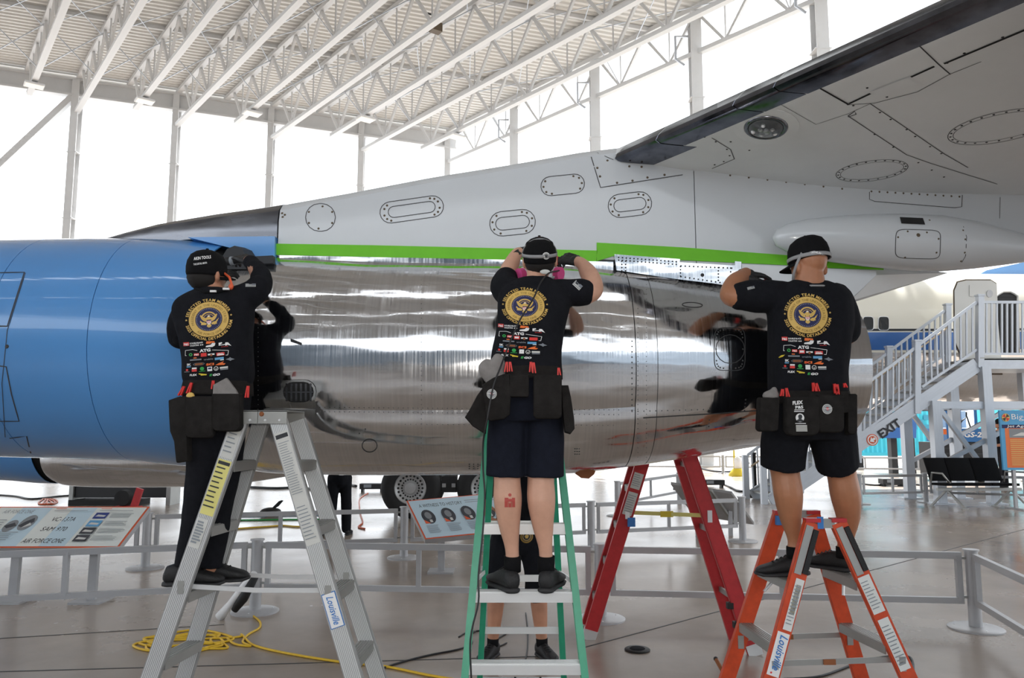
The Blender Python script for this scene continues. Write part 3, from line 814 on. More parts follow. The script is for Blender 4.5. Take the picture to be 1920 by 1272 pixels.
tag(ln.build('skin_seams', 'seam', wing, fix=False), kind='stuff'); tag(dk.build('flap_gap', 'black', wing, fix=False), kind='stuff'); tag(sc.build('screws', 'dark', wing, fix=False), kind='stuff')
p, n = hit(WB, 1436, 238); d, s_, u_ = frame_from(n)
lt = empty('landing_light', p, parent=wing)
def circ(r, h, k=24): return [p + n * h + (s_ * math.cos(t) + u_ * math.sin(t)) * r for t in [2 * math.pi * i / k for i in range(k)]]
MB().loft([circ(.17, .001), circ(.17, .004), circ(.115, .006), circ(.11, .001)], caps=False).build('bezel', 'wing_grey', lt)
MB().loft([circ(.112, .002), circ(.11, .012), circ(.095, .014), circ(.09, .002)], caps=False).build('retainer_ring', 'dark_metal', lt, smooth=True)
MB().loft([circ(.1, .004), circ(.08, .02), circ(.05, .032), circ(.01, .036)]).build('lens', 'glass', lt, smooth=True)
MB().loft([circ(.1, .003), circ(.01, .0035)]).build('reflector', 'alu', lt)
for i in range(9):
    a = i * 2.4; r_ = .012 * i ** .8; c_ = p + n * .022 + (s_ * math.cos(a) + u_ * math.sin(a)) * r_
    MB().ell(c_, (.013, .013, .013), None, 8, 5).build('lens_sparkle', 'white', lt, smooth=True)  # white beads stand in for the sparkle in the lens
# ------------------------------------------------------------------ fuselage
FY, FZ, FR = 21.2, 4.02, 1.9
fus = empty('fuselage', V(0, FY, FZ), parent=plane)
def fsec(x, r, z, a0=0, a1=360, n=60, dr=0):
    return [V(x, FY - (r + dr) * math.cos(t), z + (r + dr) * math.sin(t)) for t in [math.radians(a0 + (a1 - a0) * i / n) for i in range(n + (0 if a1 - a0 == 360 else 1))]]
XS = [(-22, .5, 3.6), (-20.5, 1.2, 3.75), (-18, 1.75, 3.95), (-14, 1.9, FZ), (0, 1.9, FZ), (12, 1.9, FZ), (18, 1.75, 4.15), (24, 1.3, 4.6), (29, .7, 5.1)]
MB().loft([fsec(x, r, z) for x, r, z in XS]).build('fuselage_skin', 'cream', fus, smooth=True)
def band(a0, a1, m, name, xs=XS, dr=.012): MB().loft([fsec(x, r, z, a0, a1, 12, dr) for x, r, z in xs], closed=False).build(name, m, fus, smooth=True, fix=False)
band(-12, 1.5, 'blue_dark', 'cheat_line'); band(2.5, 4.2, 'txt_dark', 'pinstripe')
band(-150, -14, 'polished', 'belly_skin')
MB().prism([W(x, y, FY - .12) for x, y in ((1808, 530), (1850, 507), (1920, 492), (2010, 470), (2130, 330), (2260, 330), (2300, 540), (1920, 545))], (0, .24, 0)).build('dorsal_fin', 'blue', fus)
def f_at(px, py):
    r_ = ray(px, py); best = None
    for i in range(400):
        t = (FY - FR - .3) + i * .01; q = EYE + r_ * (t / r_.y)
        if (q.y - FY) ** 2 + (q.z - FZ) ** 2 <= FR * FR: return q
    return EYE + r_ * ((FY) / r_.y)
for px in (1583, 1604, 1627, 1656):
    pts = [f_at(x, y) + V(0, -.02, 0) for x, y in ellipse_px(px, 607, 10, 12.5, 0, 20, 4)]
    wf = MB().prism(pts, (0, .05, 0)).build('window', 'window_dark', fus)
    pts2 = ellipse_px(px, 607, 11, 13.5, 0, 20, 4); m_ = MB(); o_ = [f_at(x, y) + V(0, -.03, 0) for x, y in pts2]; i_ = pts
    m_.loft([o_, [q + V(0, -.012, 0) for q in i_]], caps=False).build('window_rim', 'alu', wf, fix=False)
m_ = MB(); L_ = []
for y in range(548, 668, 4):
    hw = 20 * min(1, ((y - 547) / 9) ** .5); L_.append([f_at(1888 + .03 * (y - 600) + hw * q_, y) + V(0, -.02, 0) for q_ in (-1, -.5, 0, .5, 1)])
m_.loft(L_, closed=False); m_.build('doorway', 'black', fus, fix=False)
m_ = MB(); m_.tube([L_[i][0] for i in range(len(L_) - 1, -1, -1)] + [L_[i][-1] for i in range(len(L_))], .03, 6); m_.build('door_frame', 'alu_dull', fus)
dr_ = [W(x, y, 18.6) for x, y in ((1790, 545), (1796, 530), (1812, 526), (1858, 526), (1869, 533), (1871, 600), (1880, 700), (1806, 700), (1800, 660), (1791, 640))]
dro = MB().prism(dr_, (.05, .16, 0)).build('door', 'offwhite', fus)
MB().prism([p_ + (p_ - W(1835, 610, 18.6)) * .03 + V(0, .03, 0) for p_ in dr_], (.05, .1, 0)).build('door_seal', 'screw', dro)
MB().prism([W(x, y, 18.585) for x, y in ((1818, 535), (1845, 535), (1845, 556), (1818, 556))], (0, .01, 0)).build('placard', 'offwhite', dro)
MB().prism([W(x, y, 18.585) for x, y in ellipse_px(1856, 551, 6, 7, 0, 14)], (0, .01, 0)).build('door_window', 'rail_grey', dro)
# ------------------------------------------------------------------ main gear
gear = empty('main_gear', V(-1.8, 16, 0), parent=plane)
def wheel(cx, cy, R=.56):
    wh = empty('wheel', V(cx, cy, R), parent=gear); c_ = V(cx, cy, R)
    def rg(r, y): return [c_ + V(r * math.cos(t), y, r * math.sin(t)) for t in [2 * math.pi * i / 40 for i in range(40)]]
    MB().loft([rg(.27, -.13), rg(.33, -.17), rg(.46, -.18), rg(.53, -.14), rg(.56, -.06), rg(.56, .06), rg(.53, .14), rg(.46, .18), rg(.27, .13)], caps=False).build('tyre', 'tyre', wh, smooth=True)
    MB().loft([rg(.30, -.15), rg(.285, -.165), rg(.26, -.13), rg(.20, -.10), rg(.11, -.10), rg(.10, -.16), rg(.03, -.17), rg(.001, -.17)], caps=False).build('hub', 'hub', wh, auto=40)
    m_ = MB()
    for i in range(20):
        a = 2 * math.pi * i / 20
        for r_, sz in ((.228, .024), (.16, .017)): dot(m_, c_ + V(r_ * math.cos(a), -.116 if r_ > .2 else -.102, r_ * math.sin(a)), V(0, -1, 0), sz, .012, 6)
    tag(m_.build('vent_holes', 'black', wh, fix=False), kind='stuff')
gx = W(771, 912, 14.6).x
for dx in (0, 1.42):
    wheel(gx + dx, 14.6); wheel(gx + dx, 15.5)
MB().tube([V(gx - .1, 15.05, .56), V(gx + 1.5, 15.05, .56)], .12, 12).build('bogie_beam', 'dark', gear)
MB().tube([V(gx + .7, 15.05, .5), V(gx + .75, 15.05, 2.6)], [.13, .16], 14).build('oleo_strut', 'alu_dull', gear, smooth=True)
MB().tube([V(gx + .7, 14.9, .7), V(gx + .35, 14.9, 1.3), V(gx + .7, 14.95, 2.0)], .05, 8).build('torque_link', 'dark', gear)
m_ = MB(); m_.box((gx + .7, 14.75, .62), (.28, .2, .3)).build('jacking_pad', 'dark', gear)
for sx in (-.09, .09): MB().box((gx + .7 + sx, 14.64, .6), (.07, .03, .07)).build('lug', 'rail_grey', gear)
# masking tape on the pylon foot
def tape(name, pts, label):
    t0 = [W(x, y, PY0 - .018) for x, y in pts]; o = MB().prism(t0, (0, .007, 0)).build(name, 'tape_green'); return tag(o, label, 'tape', 'green masking tape on the pylon')
tape('masking_tape', [(515, 457), (700, 460), (1120, 470), (1118, 491), (1000, 488), (700, 482), (515, 478)], 'long green masking tape strip between the left and middle workers')
tape('masking_tape', [(1119, 455), (1280, 464), (1480, 479), (1490, 498), (1280, 488), (1150, 480), (1119, 490)], 'wide green masking tape strip left of the right hand worker')
tape('masking_tape', [(1481, 476), (1560, 487), (1657, 501), (1657, 506), (1560, 503), (1491, 498)], 'tapering green masking tape end under the white pod')
# ================================================================== LADDERS
def ext(p, q, z): t = (z - p.z) / (q.z - p.z); return p + (q - p) * t
def rail_obj(a, b, wd, dp, m, parent, ribs=0, face=-1, name='rail'):
    """channel rail, broad face in the x-z plane"""
    d, sd, u = frame_from(b - a, (0, 1, 0)); mb = MB(); yo = V(0, face * (dp / 2 - .003), 0)
    mb.beam(a + yo, b + yo, wd, .006, (0, 1, 0)); rb = MB()
    for sg in (-1, 1): mb.beam(a + sd * sg * (wd / 2 - .003), b + sd * sg * (wd / 2 - .003), .006, dp, (0, 1, 0))
    for i in range(ribs):
        o = sd * (wd * (.9 * (i + .5) / ribs - .45)) + V(0, face * (dp / 2 + .001), 0)
        rb.beam(a + o, b + o, wd * .9 / ribs * .62, .004, (0, 1, 0))
    o = mb.build(name, 'alu_groove_shade' if ribs else m, parent)
    if ribs: tag(rb.build('rail_ribs', m, o), kind='stuff')
    return o
def rail_face(a, b, dp, extra=.004):
    """print frame on a rail: u across, v up along it, origin at the top end a"""
    d = (a - b).normalized(); sd = d.cross(V(0, 1, 0)).normalized()
    if sd.x < 0: sd = -sd
    return on_plane(a + V(0, -dp / 2 - extra, 0), sd, d, V(0, -1, 0))
def step_bar(a, b, dp, ht, m, parent, out=0):
    """a tread between two rails"""
    mb = MB(); mb.beam(a, b, dp, .006); d, sd, u = frame_from(b - a)
    for sg in (-1, 1): mb.beam(a + sd * sg * dp / 2 - V(0, 0, ht / 2), b + sd * sg * dp / 2 - V(0, 0, ht / 2), .005, ht)
    for k in range(5): o = sd * dp * (k - 2) / 5.5 + V(0, 0, .004); mb.beam(a + o, b + o, .006, .004)
    return mb.build('step', m, parent)
def lerp(a, b, t): return a + (b - a) * t
def sticker(fn, parent, u0, v0, wd, ht, m, lines=0, tm='txt_grey', head=None, lh=.5):
    art = Art(); art.rect(m, u0, v0 - ht, wd, ht)
    if head: art.rect(head, u0 + wd * .06, v0 - ht * .09, wd * .88, ht * .06)
    for i in range(lines):
        y = v0 - ht * (.16 + .78 * i / max(1, lines)); w_ = wd * random.uniform(.55, .86)
        art.rect(tm, u0 + wd * .07, y, w_, ht * .78 / max(1, lines) * lh * .55)
    art.place(fn, parent, 'label', .0012)
def side_ladder(name, label, near_l, near_r, far_l, far_r, m, topz, wd, dp, ribs, stepm, sz, cap):
    root = empty(name, (lerp(near_l[1], far_r[1], .5)), label, 'ladder')
    R = {}
    for k, (a, b), f in (('nl', near_l, -1), ('nr', near_r, -1), ('fl', far_l, -1), ('fr', far_r, -1)):
        R[k] = (a, b); o = rail_obj(a, b, wd, dp, m, root, ribs, f)
        foot = MB(); foot.beam(b + V(0, 0, .035), b + V(0, 0, .0), wd * 1.1, dp * 1.2, (0, 1, 0)); foot.build('foot', 'rubber', o)
    for n_, f_ in (('nl', 'fl'), ('nr', 'fr')):
        for z in sz:
            p, q = ext(*R[n_], z), ext(*R[f_], z); step_bar(p + V(0, .012, 0), q - V(0, .012, 0), .075, .045, stepm, root)
    return root, R
def yl(px0, py0, px1, py1, y0, y1, ztop):
    """rail through two pixel points whose depth runs from y0 to y1; returns top and floor points"""
    p, q = W(px0, py0, y0), W(px1, py1, y1); return ext(p, q, ztop), ext(p, q, 0.0)
# --- bare aluminium ladder, seen from its side
nl = yl(456, 775, 282, 1272, 3.78, 3.73, 1.73); nr = yl(518, 775, 663, 1268, 3.78, 3.73, 1.73)
fl_ = yl(494, 777, 345, 1272, 4.04, 4.09, 1.73); fr_ = yl(552, 771, 708, 1268, 4.04, 4.09, 1.73)
lad1, R1 = side_ladder('step_ladder', 'bare ribbed aluminium step ladder under the left worker', nl, nr, fl_, fr_, 'alu', 1.73, .082, .03, 9, 'alu_dull', (.305, .61, .915, 1.22, 1.525), None)
cx = (nl[0].x + nr[0].x) / 2
for sg, a_ in ((-1, nl[0]), (1, nr[0])):
    m_ = MB(); x0_, x1_ = (a_.x - .05, cx) if sg < 0 else (cx + .003, a_.x + .05)
    m_.box(((x0_ + x1_) / 2, 3.905, 1.775), (x1_ - x0_, .32, .006)); m_.box(((x0_ + x1_) / 2, 3.748, 1.745), (x1_ - x0_, .006, .062)); m_.box(((x0_ + x1_) / 2, 4.062, 1.745), (x1_ - x0_, .006, .062))
    c_ = m_.build('top_cap', 'alu_dull', lad1)
    b_ = MB()
    for dx in (.25, .75): dot(b_, V(x0_ + (x1_ - x0_) * dx, 3.745, 1.73), V(0, -1, 0), .007, .004, 10)
    tag(b_.build('rivets', 'alu', c_), kind='stuff')
m_ = MB(); dot(m_, V(cx + .02, 3.744, 1.76), V(0, -1, 0), .012, .006, 14); m_.build('pivot_bolt', 'rust', lad1)
for z, sg in ((.945, 0),):
    for yy, (l_, r_) in ((0, (R1['nl'], R1['nr'])), (1, (R1['fl'], R1['fr']))):
        p, q = ext(*l_, z), ext(*r_, z - .02); mid = lerp(p, q, .5) - V(0, 0, .01); oy = V(0, .02, 0)
        for a_, b_ in ((p, mid), (mid, q)): MB().beam(a_ + oy, b_ + oy, .005, .022, (0, 0, 1)).build('spreader', 'alu', lad1)
        for e_ in (p, q): MB().box(e_ + V(0, -.018, 0), (.03, .006, .06)).build('spreader_plate', 'alu_dull', lad1)
fn = rail_face(*R1['nl'], .03); S_ = sticker
S_(fn, lad1, -.03, -.05, .06, .14, 'offwhite', 5, 'txt_grey'); S_(fn, lad1, -.033, -.20, .066, .27, 'label_yellow', 9, 'txt_dark', 'txt_dark'); S_(fn, lad1, -.03, -.49, .05, .14, 'offwhite', 8, 'txt_grey', None, 1.2)
fn = rail_face(*R1['nr'], .03); S_(fn, lad1, -.034, -.06, .068, .34, 'offwhite', 22, 'txt_grey', 'txt_dark'); S_(fn, lad1, -.034, -.40, .068, .22, 'offwhite', 10, 'txt_grey')
art = Art(); art.rect('blue_tape', -.034, -1.02, .068, .165); art.rect('white', -.030, -1.016, .060, .157); art.text('blue_tape', 'Louisville', -.013, -.872, .046, .012, .3, -math.pi / 2, 'L', .132); art.place(fn, lad1, 'brand_label', .0012)
# --- green fibreglass ladder, climbing side to the camera
def gp(px, py, z): r = ray(px, py); return None
g_l0, g_l1 = V(-.118, 3.99, 1.75), V(-.262, 3.56, 0); g_r0, g_r1 = V(.225, 3.99, 1.75), V(.385, 3.56, 0)
def grail(z, s): a, b = ((g_l0, g_l1), (g_r0, g_r1))[s]; return ext(a, b, z)
lad2 = empty('step_ladder', (0.06, 4.0, 0), 'green fibreglass step ladder under the middle worker', 'ladder')
def crail(a, b, wd, dp, m, name, parent):
    mb = MB(); mb.beam(a, b, wd, dp, (0, 1, 0)); return mb.build(name, m, parent)
for a_, b_, sg in ((g_l0, g_l1, -1), (g_r0, g_r1, 1)):
    m_ = MB(); m_.beam(a_ + V(sg * .014, 0, 0), b_ + V(sg * .014, 0, 0), .006, .085, (0, 1, 0))
    for o in (-.04, .04): m_.beam(a_ + V(0, o, 0), b_ + V(0, o, 0), .034, .006, (0, 1, 0))
    o_ = m_.build('rail', 'lad_green', lad2); MB().box(b_ + V(0, 0, .012), (.05, .1, .024)).build('foot', 'rubber', o_)
rr = [(V(-.10, 4.08, 1.72), V(-.20, 4.72, 0)), (V(.205, 4.08, 1.72), V(.315, 4.72, 0))]
for a_, b_ in rr:
    o_ = crail(a_, b_, .032, .06, 'lad_green', 'rear_rail', lad2); MB().box(b_ + V(0, 0, .012), (.045, .08, .024)).build('foot', 'rubber', o_)
for z in (.305, .61, .915, 1.22, 1.525):
    p, q = grail(z, 0), grail(z, 1); step_bar(p + V(.01, 0, 0), q - V(.01, 0, 0), .078, .042, 'alu', lad2)
    for e_, sg in ((p, -1), (q, 1)):
        m_ = MB(); dot(m_, e_ + V(0, -.044, -.02), V(0, -1, 0), .006, .003, 8); m_.build('rivet', 'alu', lad2)
for z in (.24, .55, .86, 1.17, 1.45):
    p, q = ext(*rr[0], z), ext(*rr[1], z); MB().beam(p, q, .012, .036).build('rear_brace', 'alu', lad2)
for sx in (.42, .72):
    p, q = ext(*rr[0], .24), ext(*rr[1], .24); c_ = lerp(p, q, sx); MB().beam(c_ + V(0, -.02, .02), c_ + V(.0, .1, -.18), .012, .02).build('knee_brace', 'dark', lad2)
MB().box((.053, 4.03, 1.765), (.42, .2, .05)).build('top_cap', 'lad_green', lad2)
for s in (0, 1): MB().beam(grail(.95, s) + V(0, .03, 0), ext(*rr[s], .9), .005, .022).build('spreader', 'alu', lad2)
# --- red fibreglass ladder behind the nacelle
lad3 = empty('step_ladder', (1.25, 6.2, 0), 'red fibreglass step ladder standing behind the polished nacelle', 'ladder')
rl = (W(1240, 752, 6.02), G(1103, 1199)); rg = (W(1257, 752, 5.98), G(1417, 1229))
for (a_, b_), sgn in ((rl, 1), (rg, -1)):
    o_ = rail_obj(a_, b_, .105 if sgn > 0 else .115, .04, 'lad_red', lad3)
    d_ = (a_ - b_).normalized(); MB().beam(b_ + d_ * .0, b_ + d_ * .085, .11, .05, (0, 1, 0)).build('foot', 'alu', o_)
    a2, b2 = a_ + V(0, .32, 0), b_ + V(.03 * sgn, .42, 0); rail_obj(a2, b2, .1, .04, 'lad_red', lad3, 0, 1)
for z in (.305, .61, .915, 1.22, 1.525):
    p = ext(*rl, z); q = ext(rl[0] + V(0, .32, 0), rl[1] + V(.03, .42, 0), z); step_bar(p, q, .08, .05, 'alu_dull', lad3)
for z in (.4, .9, 1.4):
    p = ext(*rg, z); q = ext(rg[0] + V(0, .32, 0), rg[1] + V(-.03, .42, 0), z); MB().beam(p, q, .02, .04).build('rear_brace', 'alu_dull', lad3)
MB().box(lerp(rl[0], rg[0], .5) + V(0, .19, .03), (.3, .5, .07)).build('top_cap', 'lad_red', lad3)
p, q = ext(*rl, 1.02), ext(*rg, 1.02); c_ = lerp(p, q, .5)
for a_, b_ in ((p, c_), (c_, q)): MB().beam(a_ + V(0, .03, 0), b_ + V(0, .03, 0), .005, .03).build('spreader', 'label_yellow', lad3)
MB().box(c_ + V(0, .02, 0), (.1, .01, .045)).build('spreader_joint', 'print_yellow', lad3)
for e_ in (p, q): MB().box(e_ + V(0, -.024, 0), (.035, .006, .09)).build('spreader_plate', 'alu', lad3)
MB().box(p + V(.03, -.02, -.07), (.06, .02, .07)).build('tape_patch', 'blue_tape', lad3)
fn = rail_face(*rl, .04); S_(fn, lad3, -.04, -.60, .075, .13, 'offwhite', 6); S_(fn, lad3, -.04, -.76, .075, .19, 'offwhite', 8)
fn = rail_face(*rg, .04); Art().rect('offwhite', -.0, 0, 0.001, .001)
for z in (.22, .36):
    e_ = ext(*rg, z); MB().box(e_ + V(-.07, 0, 0), (.045, .05, .045)).build('rubber_bumper', 'rubber', lad3)
# --- orange fibreglass twin ladder under the right worker
nl = yl(1524, 973, 1444, 1272, 4.03, 3.98, 1.21); nr = yl(1569, 976, 1703, 1272, 4.03, 3.98, 1.21)
fl_ = yl(1462, 969, 1366, 1264, 4.40, 4.46, 1.21); fr_ = yl(1529, 985, 1612, 1264, 4.40, 4.46, 1.21)
lad4, R4 = side_ladder('step_ladder', 'short worn orange fibreglass step ladder under the right worker', nl, nr, fl_, fr_, 'lad_orange', 1.21, .078, .036, 0, 'alu_dull', (.305, .61, .915), None)
for k, sg in (('nl', 1), ('nr', 1)):
    a_, b_ = R4[k]; d_ = (b_ - a_).normalized(); sd_ = d_.cross(V(0, 1, 0)).normalized(); sd_ = sd_ if sd_.x > 0 else -sd_
    MB().beam(a_ + sd_ * .022 + V(0, -.024, 0) + d_ * .03, a_ + sd_ * .022 + V(0, -.024, 0) + d_ * .26, .026, .012, (0, 1, 0)).build('edge_guard', 'rubber', lad4)
    MB().beam(a_ + sd_ * -.012 + V(0, -.021, 0) + d_ * .02, a_ + sd_ * -.012 + V(0, -.021, 0) + d_ * .27, .036, .006, (0, 1, 0)).build('gusset_plate', 'alu_dull', lad4)
    for t in (.12, .24): pass
tp = lerp(R4['nl'][0], R4['nr'][0], .5)
MB().box(tp + V(0, 0, -.005), (.09, .03, .045)).build('hinge_bracket', 'alu_dull', lad4)
MB().box(tp + V(-.03, -.018, -.0), (.03, .008, .06)).build('tape_patch', 'blue_tape', lad4)
tp2 = lerp(R4['fl'][0], R4['fr'][0], .5); MB().box(tp2, (.2, .03, .045)).build('hinge_bracket', 'alu_dull', lad4)
for k in ('nl', 'nr', 'fl', 'fr'):
    a_, b_ = R4[k]; MB().box(a_ + V(0, 0, .012), (.075, .05, .02)).build('rail_cap', 'lad_red', lad4)
MB().box(R4['fl'][0] + V(-.02, -.02, -.03), (.035, .05, .05)).build('tape_patch', 'blue_tape', lad4)
for l_, r_ in ((R4['nl'], R4['nr']), (R4['fl'], R4['fr'])):
    p, q = ext(*l_, .52), ext(*r_, .54); c_ = lerp(p, q, .52)
    for a_, b_ in ((p, c_), (c_, q)): MB().beam(a_ + V(0, .02, 0), b_ + V(0, .02, 0), .005, .028).build('spreader', 'alu_dull', lad4)
    MB().box(lerp(p, q, .45) + V(0, .014, 0), (.06, .01, .026)).build('spreader_joint', 'rust', lad4)
    for e_ in (p, q): MB().box(e_ + V(0, -.021, -.01), (.032, .006, .07)).build('spreader_plate', 'alu_dull', lad4)
p = ext(*R4['fl'], .9); MB().cyl(p + V(.08, -.05, -.01), p + V(-.02, -.08, -.1), .008, 8).build('step_brace', 'alu', lad4)
p = ext(*R4['fr'], .9); MB().cyl(p + V(.06, -.05, -.01), p + V(.04, -.08, -.12), .008, 8).build('step_brace', 'alu', lad4)
fn = rail_face(*R4['nl'], .036); S_(fn, lad4, -.012, -.29, .044, .26, 'paper', 12, 'txt_grey'); art = Art(); art.rect('label_yellow', -.002, -.47, .026, .15); art.place(fn, lad4, 'label', .003)
art = Art(); art.rect('white', -.032, -.78, .062, .215); art.text('blue_tape', 'Louisville', -.014, -.578, .056, .014, .3, -math.pi / 2, 'L', .172); art.disc('red', -.014, -.765, .005, 10, rings=1); art.place(fn, lad4, 'brand_label', .0015)
fn = rail_face(*R4['nr'], .036); S_(fn, lad4, -.034, -.28, .062, .19, 'paper', 9, 'txt_grey'); S_(fn, lad4, -.030, -.50, .056, .26, 'paper', 11, 'txt_grey')
# ================================================================== PEOPLE
def pr(r, Y): return r * Y / F
def smooth_path(P, k=4):
    out = []
    for i in range(len(P) - 1):
        p0, p1, p2, p3 = P[max(i - 1, 0)], P[i], P[i + 1], P[min(i + 2, len(P) - 1)]
        for j in range(k):
            t = j / k; out.append(tuple(.5 * ((2 * b) + (c - a) * t + (2 * a - 5 * b + 4 * c - d) * t * t + (3 * b - a - 3 * c + d) * t ** 3) for a, b, c, d in zip(p0, p1, p2, p3)))
    out.append(tuple(P[-1])); return out
def tpx(mb, pts, n=14, ends=True):
    """smooth tapered limb through (px, py, depth, radius px)"""
    Q = smooth_path(pts); mb.tube([W(a, b, c) for a, b, c, r in Q], [max(.002, pr(r, c)) for a, b, c, r in Q], n, True, ends)
def torso(mb, rows, n=28, e=2.5):
    """rows (cx, cy, depth, half width px, half depth m)"""
    Q = smooth_path(rows, 3); R = []
    for cx, cy, Y, hw, hd in Q:
        c = W(cx, cy, Y); a = pr(hw, Y); ring = []
        for i in range(n):
            t = 2 * math.pi * i / n; ct, s_ = math.cos(t), math.sin(t)
            ring.append(c + V(a * math.copysign(abs(ct) ** (2 / e), ct), hd * math.copysign(abs(s_) ** (2 / e), s_), 0))
        R.append(ring)
    mb.loft(R)
def rotm(yaw, pitch, roll=0): return Matrix.Rotation(yaw, 3, 'Z') @ Matrix.Rotation(pitch, 3, 'X') @ Matrix.Rotation(roll, 3, 'Y')
def head_geo(mb, c, R, k=1.0):
    def at(x, y, z): return c + R @ V(x * k, y * k, z * k)
    mb.ell(at(0, -.008, .03), (.076 * k, .094 * k, .09 * k), R); mb.ell(at(0, .028, -.045), (.058 * k, .07 * k, .075 * k), R); mb.ell(at(0, .02, -.0), (.068 * k, .08 * k, .09 * k), R)
    mb.ell(at(0, .10, -.022), (.014 * k, .022 * k, .024 * k), R, 8, 6); mb.ell(at(0, .092, -.066), (.026 * k, .012 * k, .012 * k), R, 8, 6); mb.ell(at(0, .075, -.1), (.03 * k, .03 * k, .022 * k), R, 8, 6)
    for s in (-1, 1): mb.ell(at(s * .08, -.012, -.012), (.011 * k, .022 * k, .034 * k), R @ Matrix.Rotation(s * .3, 3, 'Z'), 8, 6)
def face_parts(root, c, R, k=1.0):
    for s in (-1, 1):
        MB().ell(c + R @ V(s * .032 * k, .083 * k, .012 * k), (.013, .008, .009), R, 10, 6).build('eye', 'white', root, smooth=True)
        MB().ell(c + R @ V(s * .032 * k, .09 * k, .012 * k), (.006, .004, .006), R, 8, 5).build('iris', 'hair', root, smooth=True)
def cap_geo(root, c, R, k=1.0, brim=1, back_cut=0, zline=.012):
    """baseball cap in head space (+y = forwards of the cap)"""
    def at(x, y, z): return c + R @ V(x * k, y * k, z * k)
    rings = []; N = 28
    prof = [(zline - .012, .083, .103), (zline + .0, .086, .106), (zline + .03, .086, .106), (zline + .06, .082, .1), (zline + .09, .068, .084), (zline + .108, .045, .056), (zline + .117, .02, .024), (zline + .119, .003, .003)]
    for z, a, b in prof: rings.append([at(a * math.cos(t), -.008 + b * math.sin(t), z - .02 * (1 if False else 0) * math.sin(t)) for t in [2 * math.pi * i / N for i in range(N)]])
    cap = MB().loft(rings).build('cap', 'cap_black', root, smooth=True)
    MB().ell(at(0, -.008, zline + .121), (.008, .008, .005), R, 8, 5).build('cap_button', 'cap_black', cap, smooth=True)
    m_ = MB(); vs = []; n = 14
    for lay, dz in ((0, 0), (1, -.004)):
        for i in range(n + 1):
            t = math.pi * i / n; x = math.cos(t); ins = (x * .080, .0 + .09 * math.sin(t)); out = (x * .082, .0 + .098 + .075 * math.sin(t) ** .7)
            dr = -.018 * (abs(x)) ** 2
            vs += [at(ins[0], ins[1], zline + dz + dr), at(out[0], out[1] - .098 + .09 * math.sin(t), zline - .012 + dz + dr)]
    k2 = 2 * (n + 1); fs = []
    for i in range(n):
        a = 2 * i; fs += [(a, a + 1, a + 3, a + 2), (k2 + a, k2 + a + 2, k2 + a + 3, k2 + a + 1), (a + 1, k2 + a + 1, k2 + a + 3, a + 3)]
    m_.add(vs, fs); m_.build('cap_brim', 'cap_black', cap, smooth=True)
    return cap
def strap(root, c, R, z0, z1, a, b, wd, name='goggle_strap', m='strap_grey', N=40, tilt=0, half=None):
    """flat elastic band round the head"""
    outr = []; 
    for i in range(N):
        t = 2 * math.pi * i / N; y = math.sin(t); zz = z0 + (z1 - z0) * (1 + y) / 2
        p = lambda rr, dz: c + R @ V(a * rr * math.cos(t), -.008 + b * rr * y, zz + dz)
        outr.append([p(1, -wd / 2), p(1.03, -wd / 2), p(1.03, wd / 2), p(1, wd / 2)])
    outr.append(outr[0]); return MB().loft(outr, caps=False).build(name, m, root, smooth=True)
def hand(mb, wrist, d, up, k=1.0, curl=1.0, side=1):
    """hand from the wrist along d, back of the hand along up; fingers curl away from up"""
    d, s, u = frame_from(d, up); s = s * side
    def at(x, y, z): return wrist + d * (x * k) + s * (y * k) + u * (z * k)
    mb.tube([at(-.02, 0, 0), at(.02, 0, 0)], [.026 * k, .03 * k], 12, True, True)
    for y0 in (-.028, -.01, .009, .027): mb.tube([at(.01, y0 * .7, 0), at(.045, y0, .003), at(.088, y0 * 1.1, .004)], [.016 * k, .0155 * k, .0125 * k], 10, True, True)
    for i, (y0, L) in enumerate(((-.032, .036), (-.011, .042), (.011, .039), (.031, .031))):
        p = at(.088, y0 * 1.1, .004); a = .35 * curl; pts = [p]; rr = [.011 * k]
        for j in range(3):
            st = L * (1, .75, .6)[j] * k; p = p + (d * math.cos(a) - u * math.sin(a)) * st; pts.append(p); rr.append((.0105, .0095, .008)[j] * k); a += .75 * curl
        mb.tube(pts, rr, 10, True, True)
    p = at(.02, -.03, -.006); pts = [p]; rr = [.0145 * k]
    for j, (dx, dy, dz) in enumerate(((.03, -.026, -.014), (.03, -.008, -.016), (.022, .008, -.012))):
        p = p + d * dx * k + s * dy * k + u * dz * k; pts.append(p); rr.append((.013, .011, .009)[j] * k)
    mb.tube(pts, rr, 10, True, True)
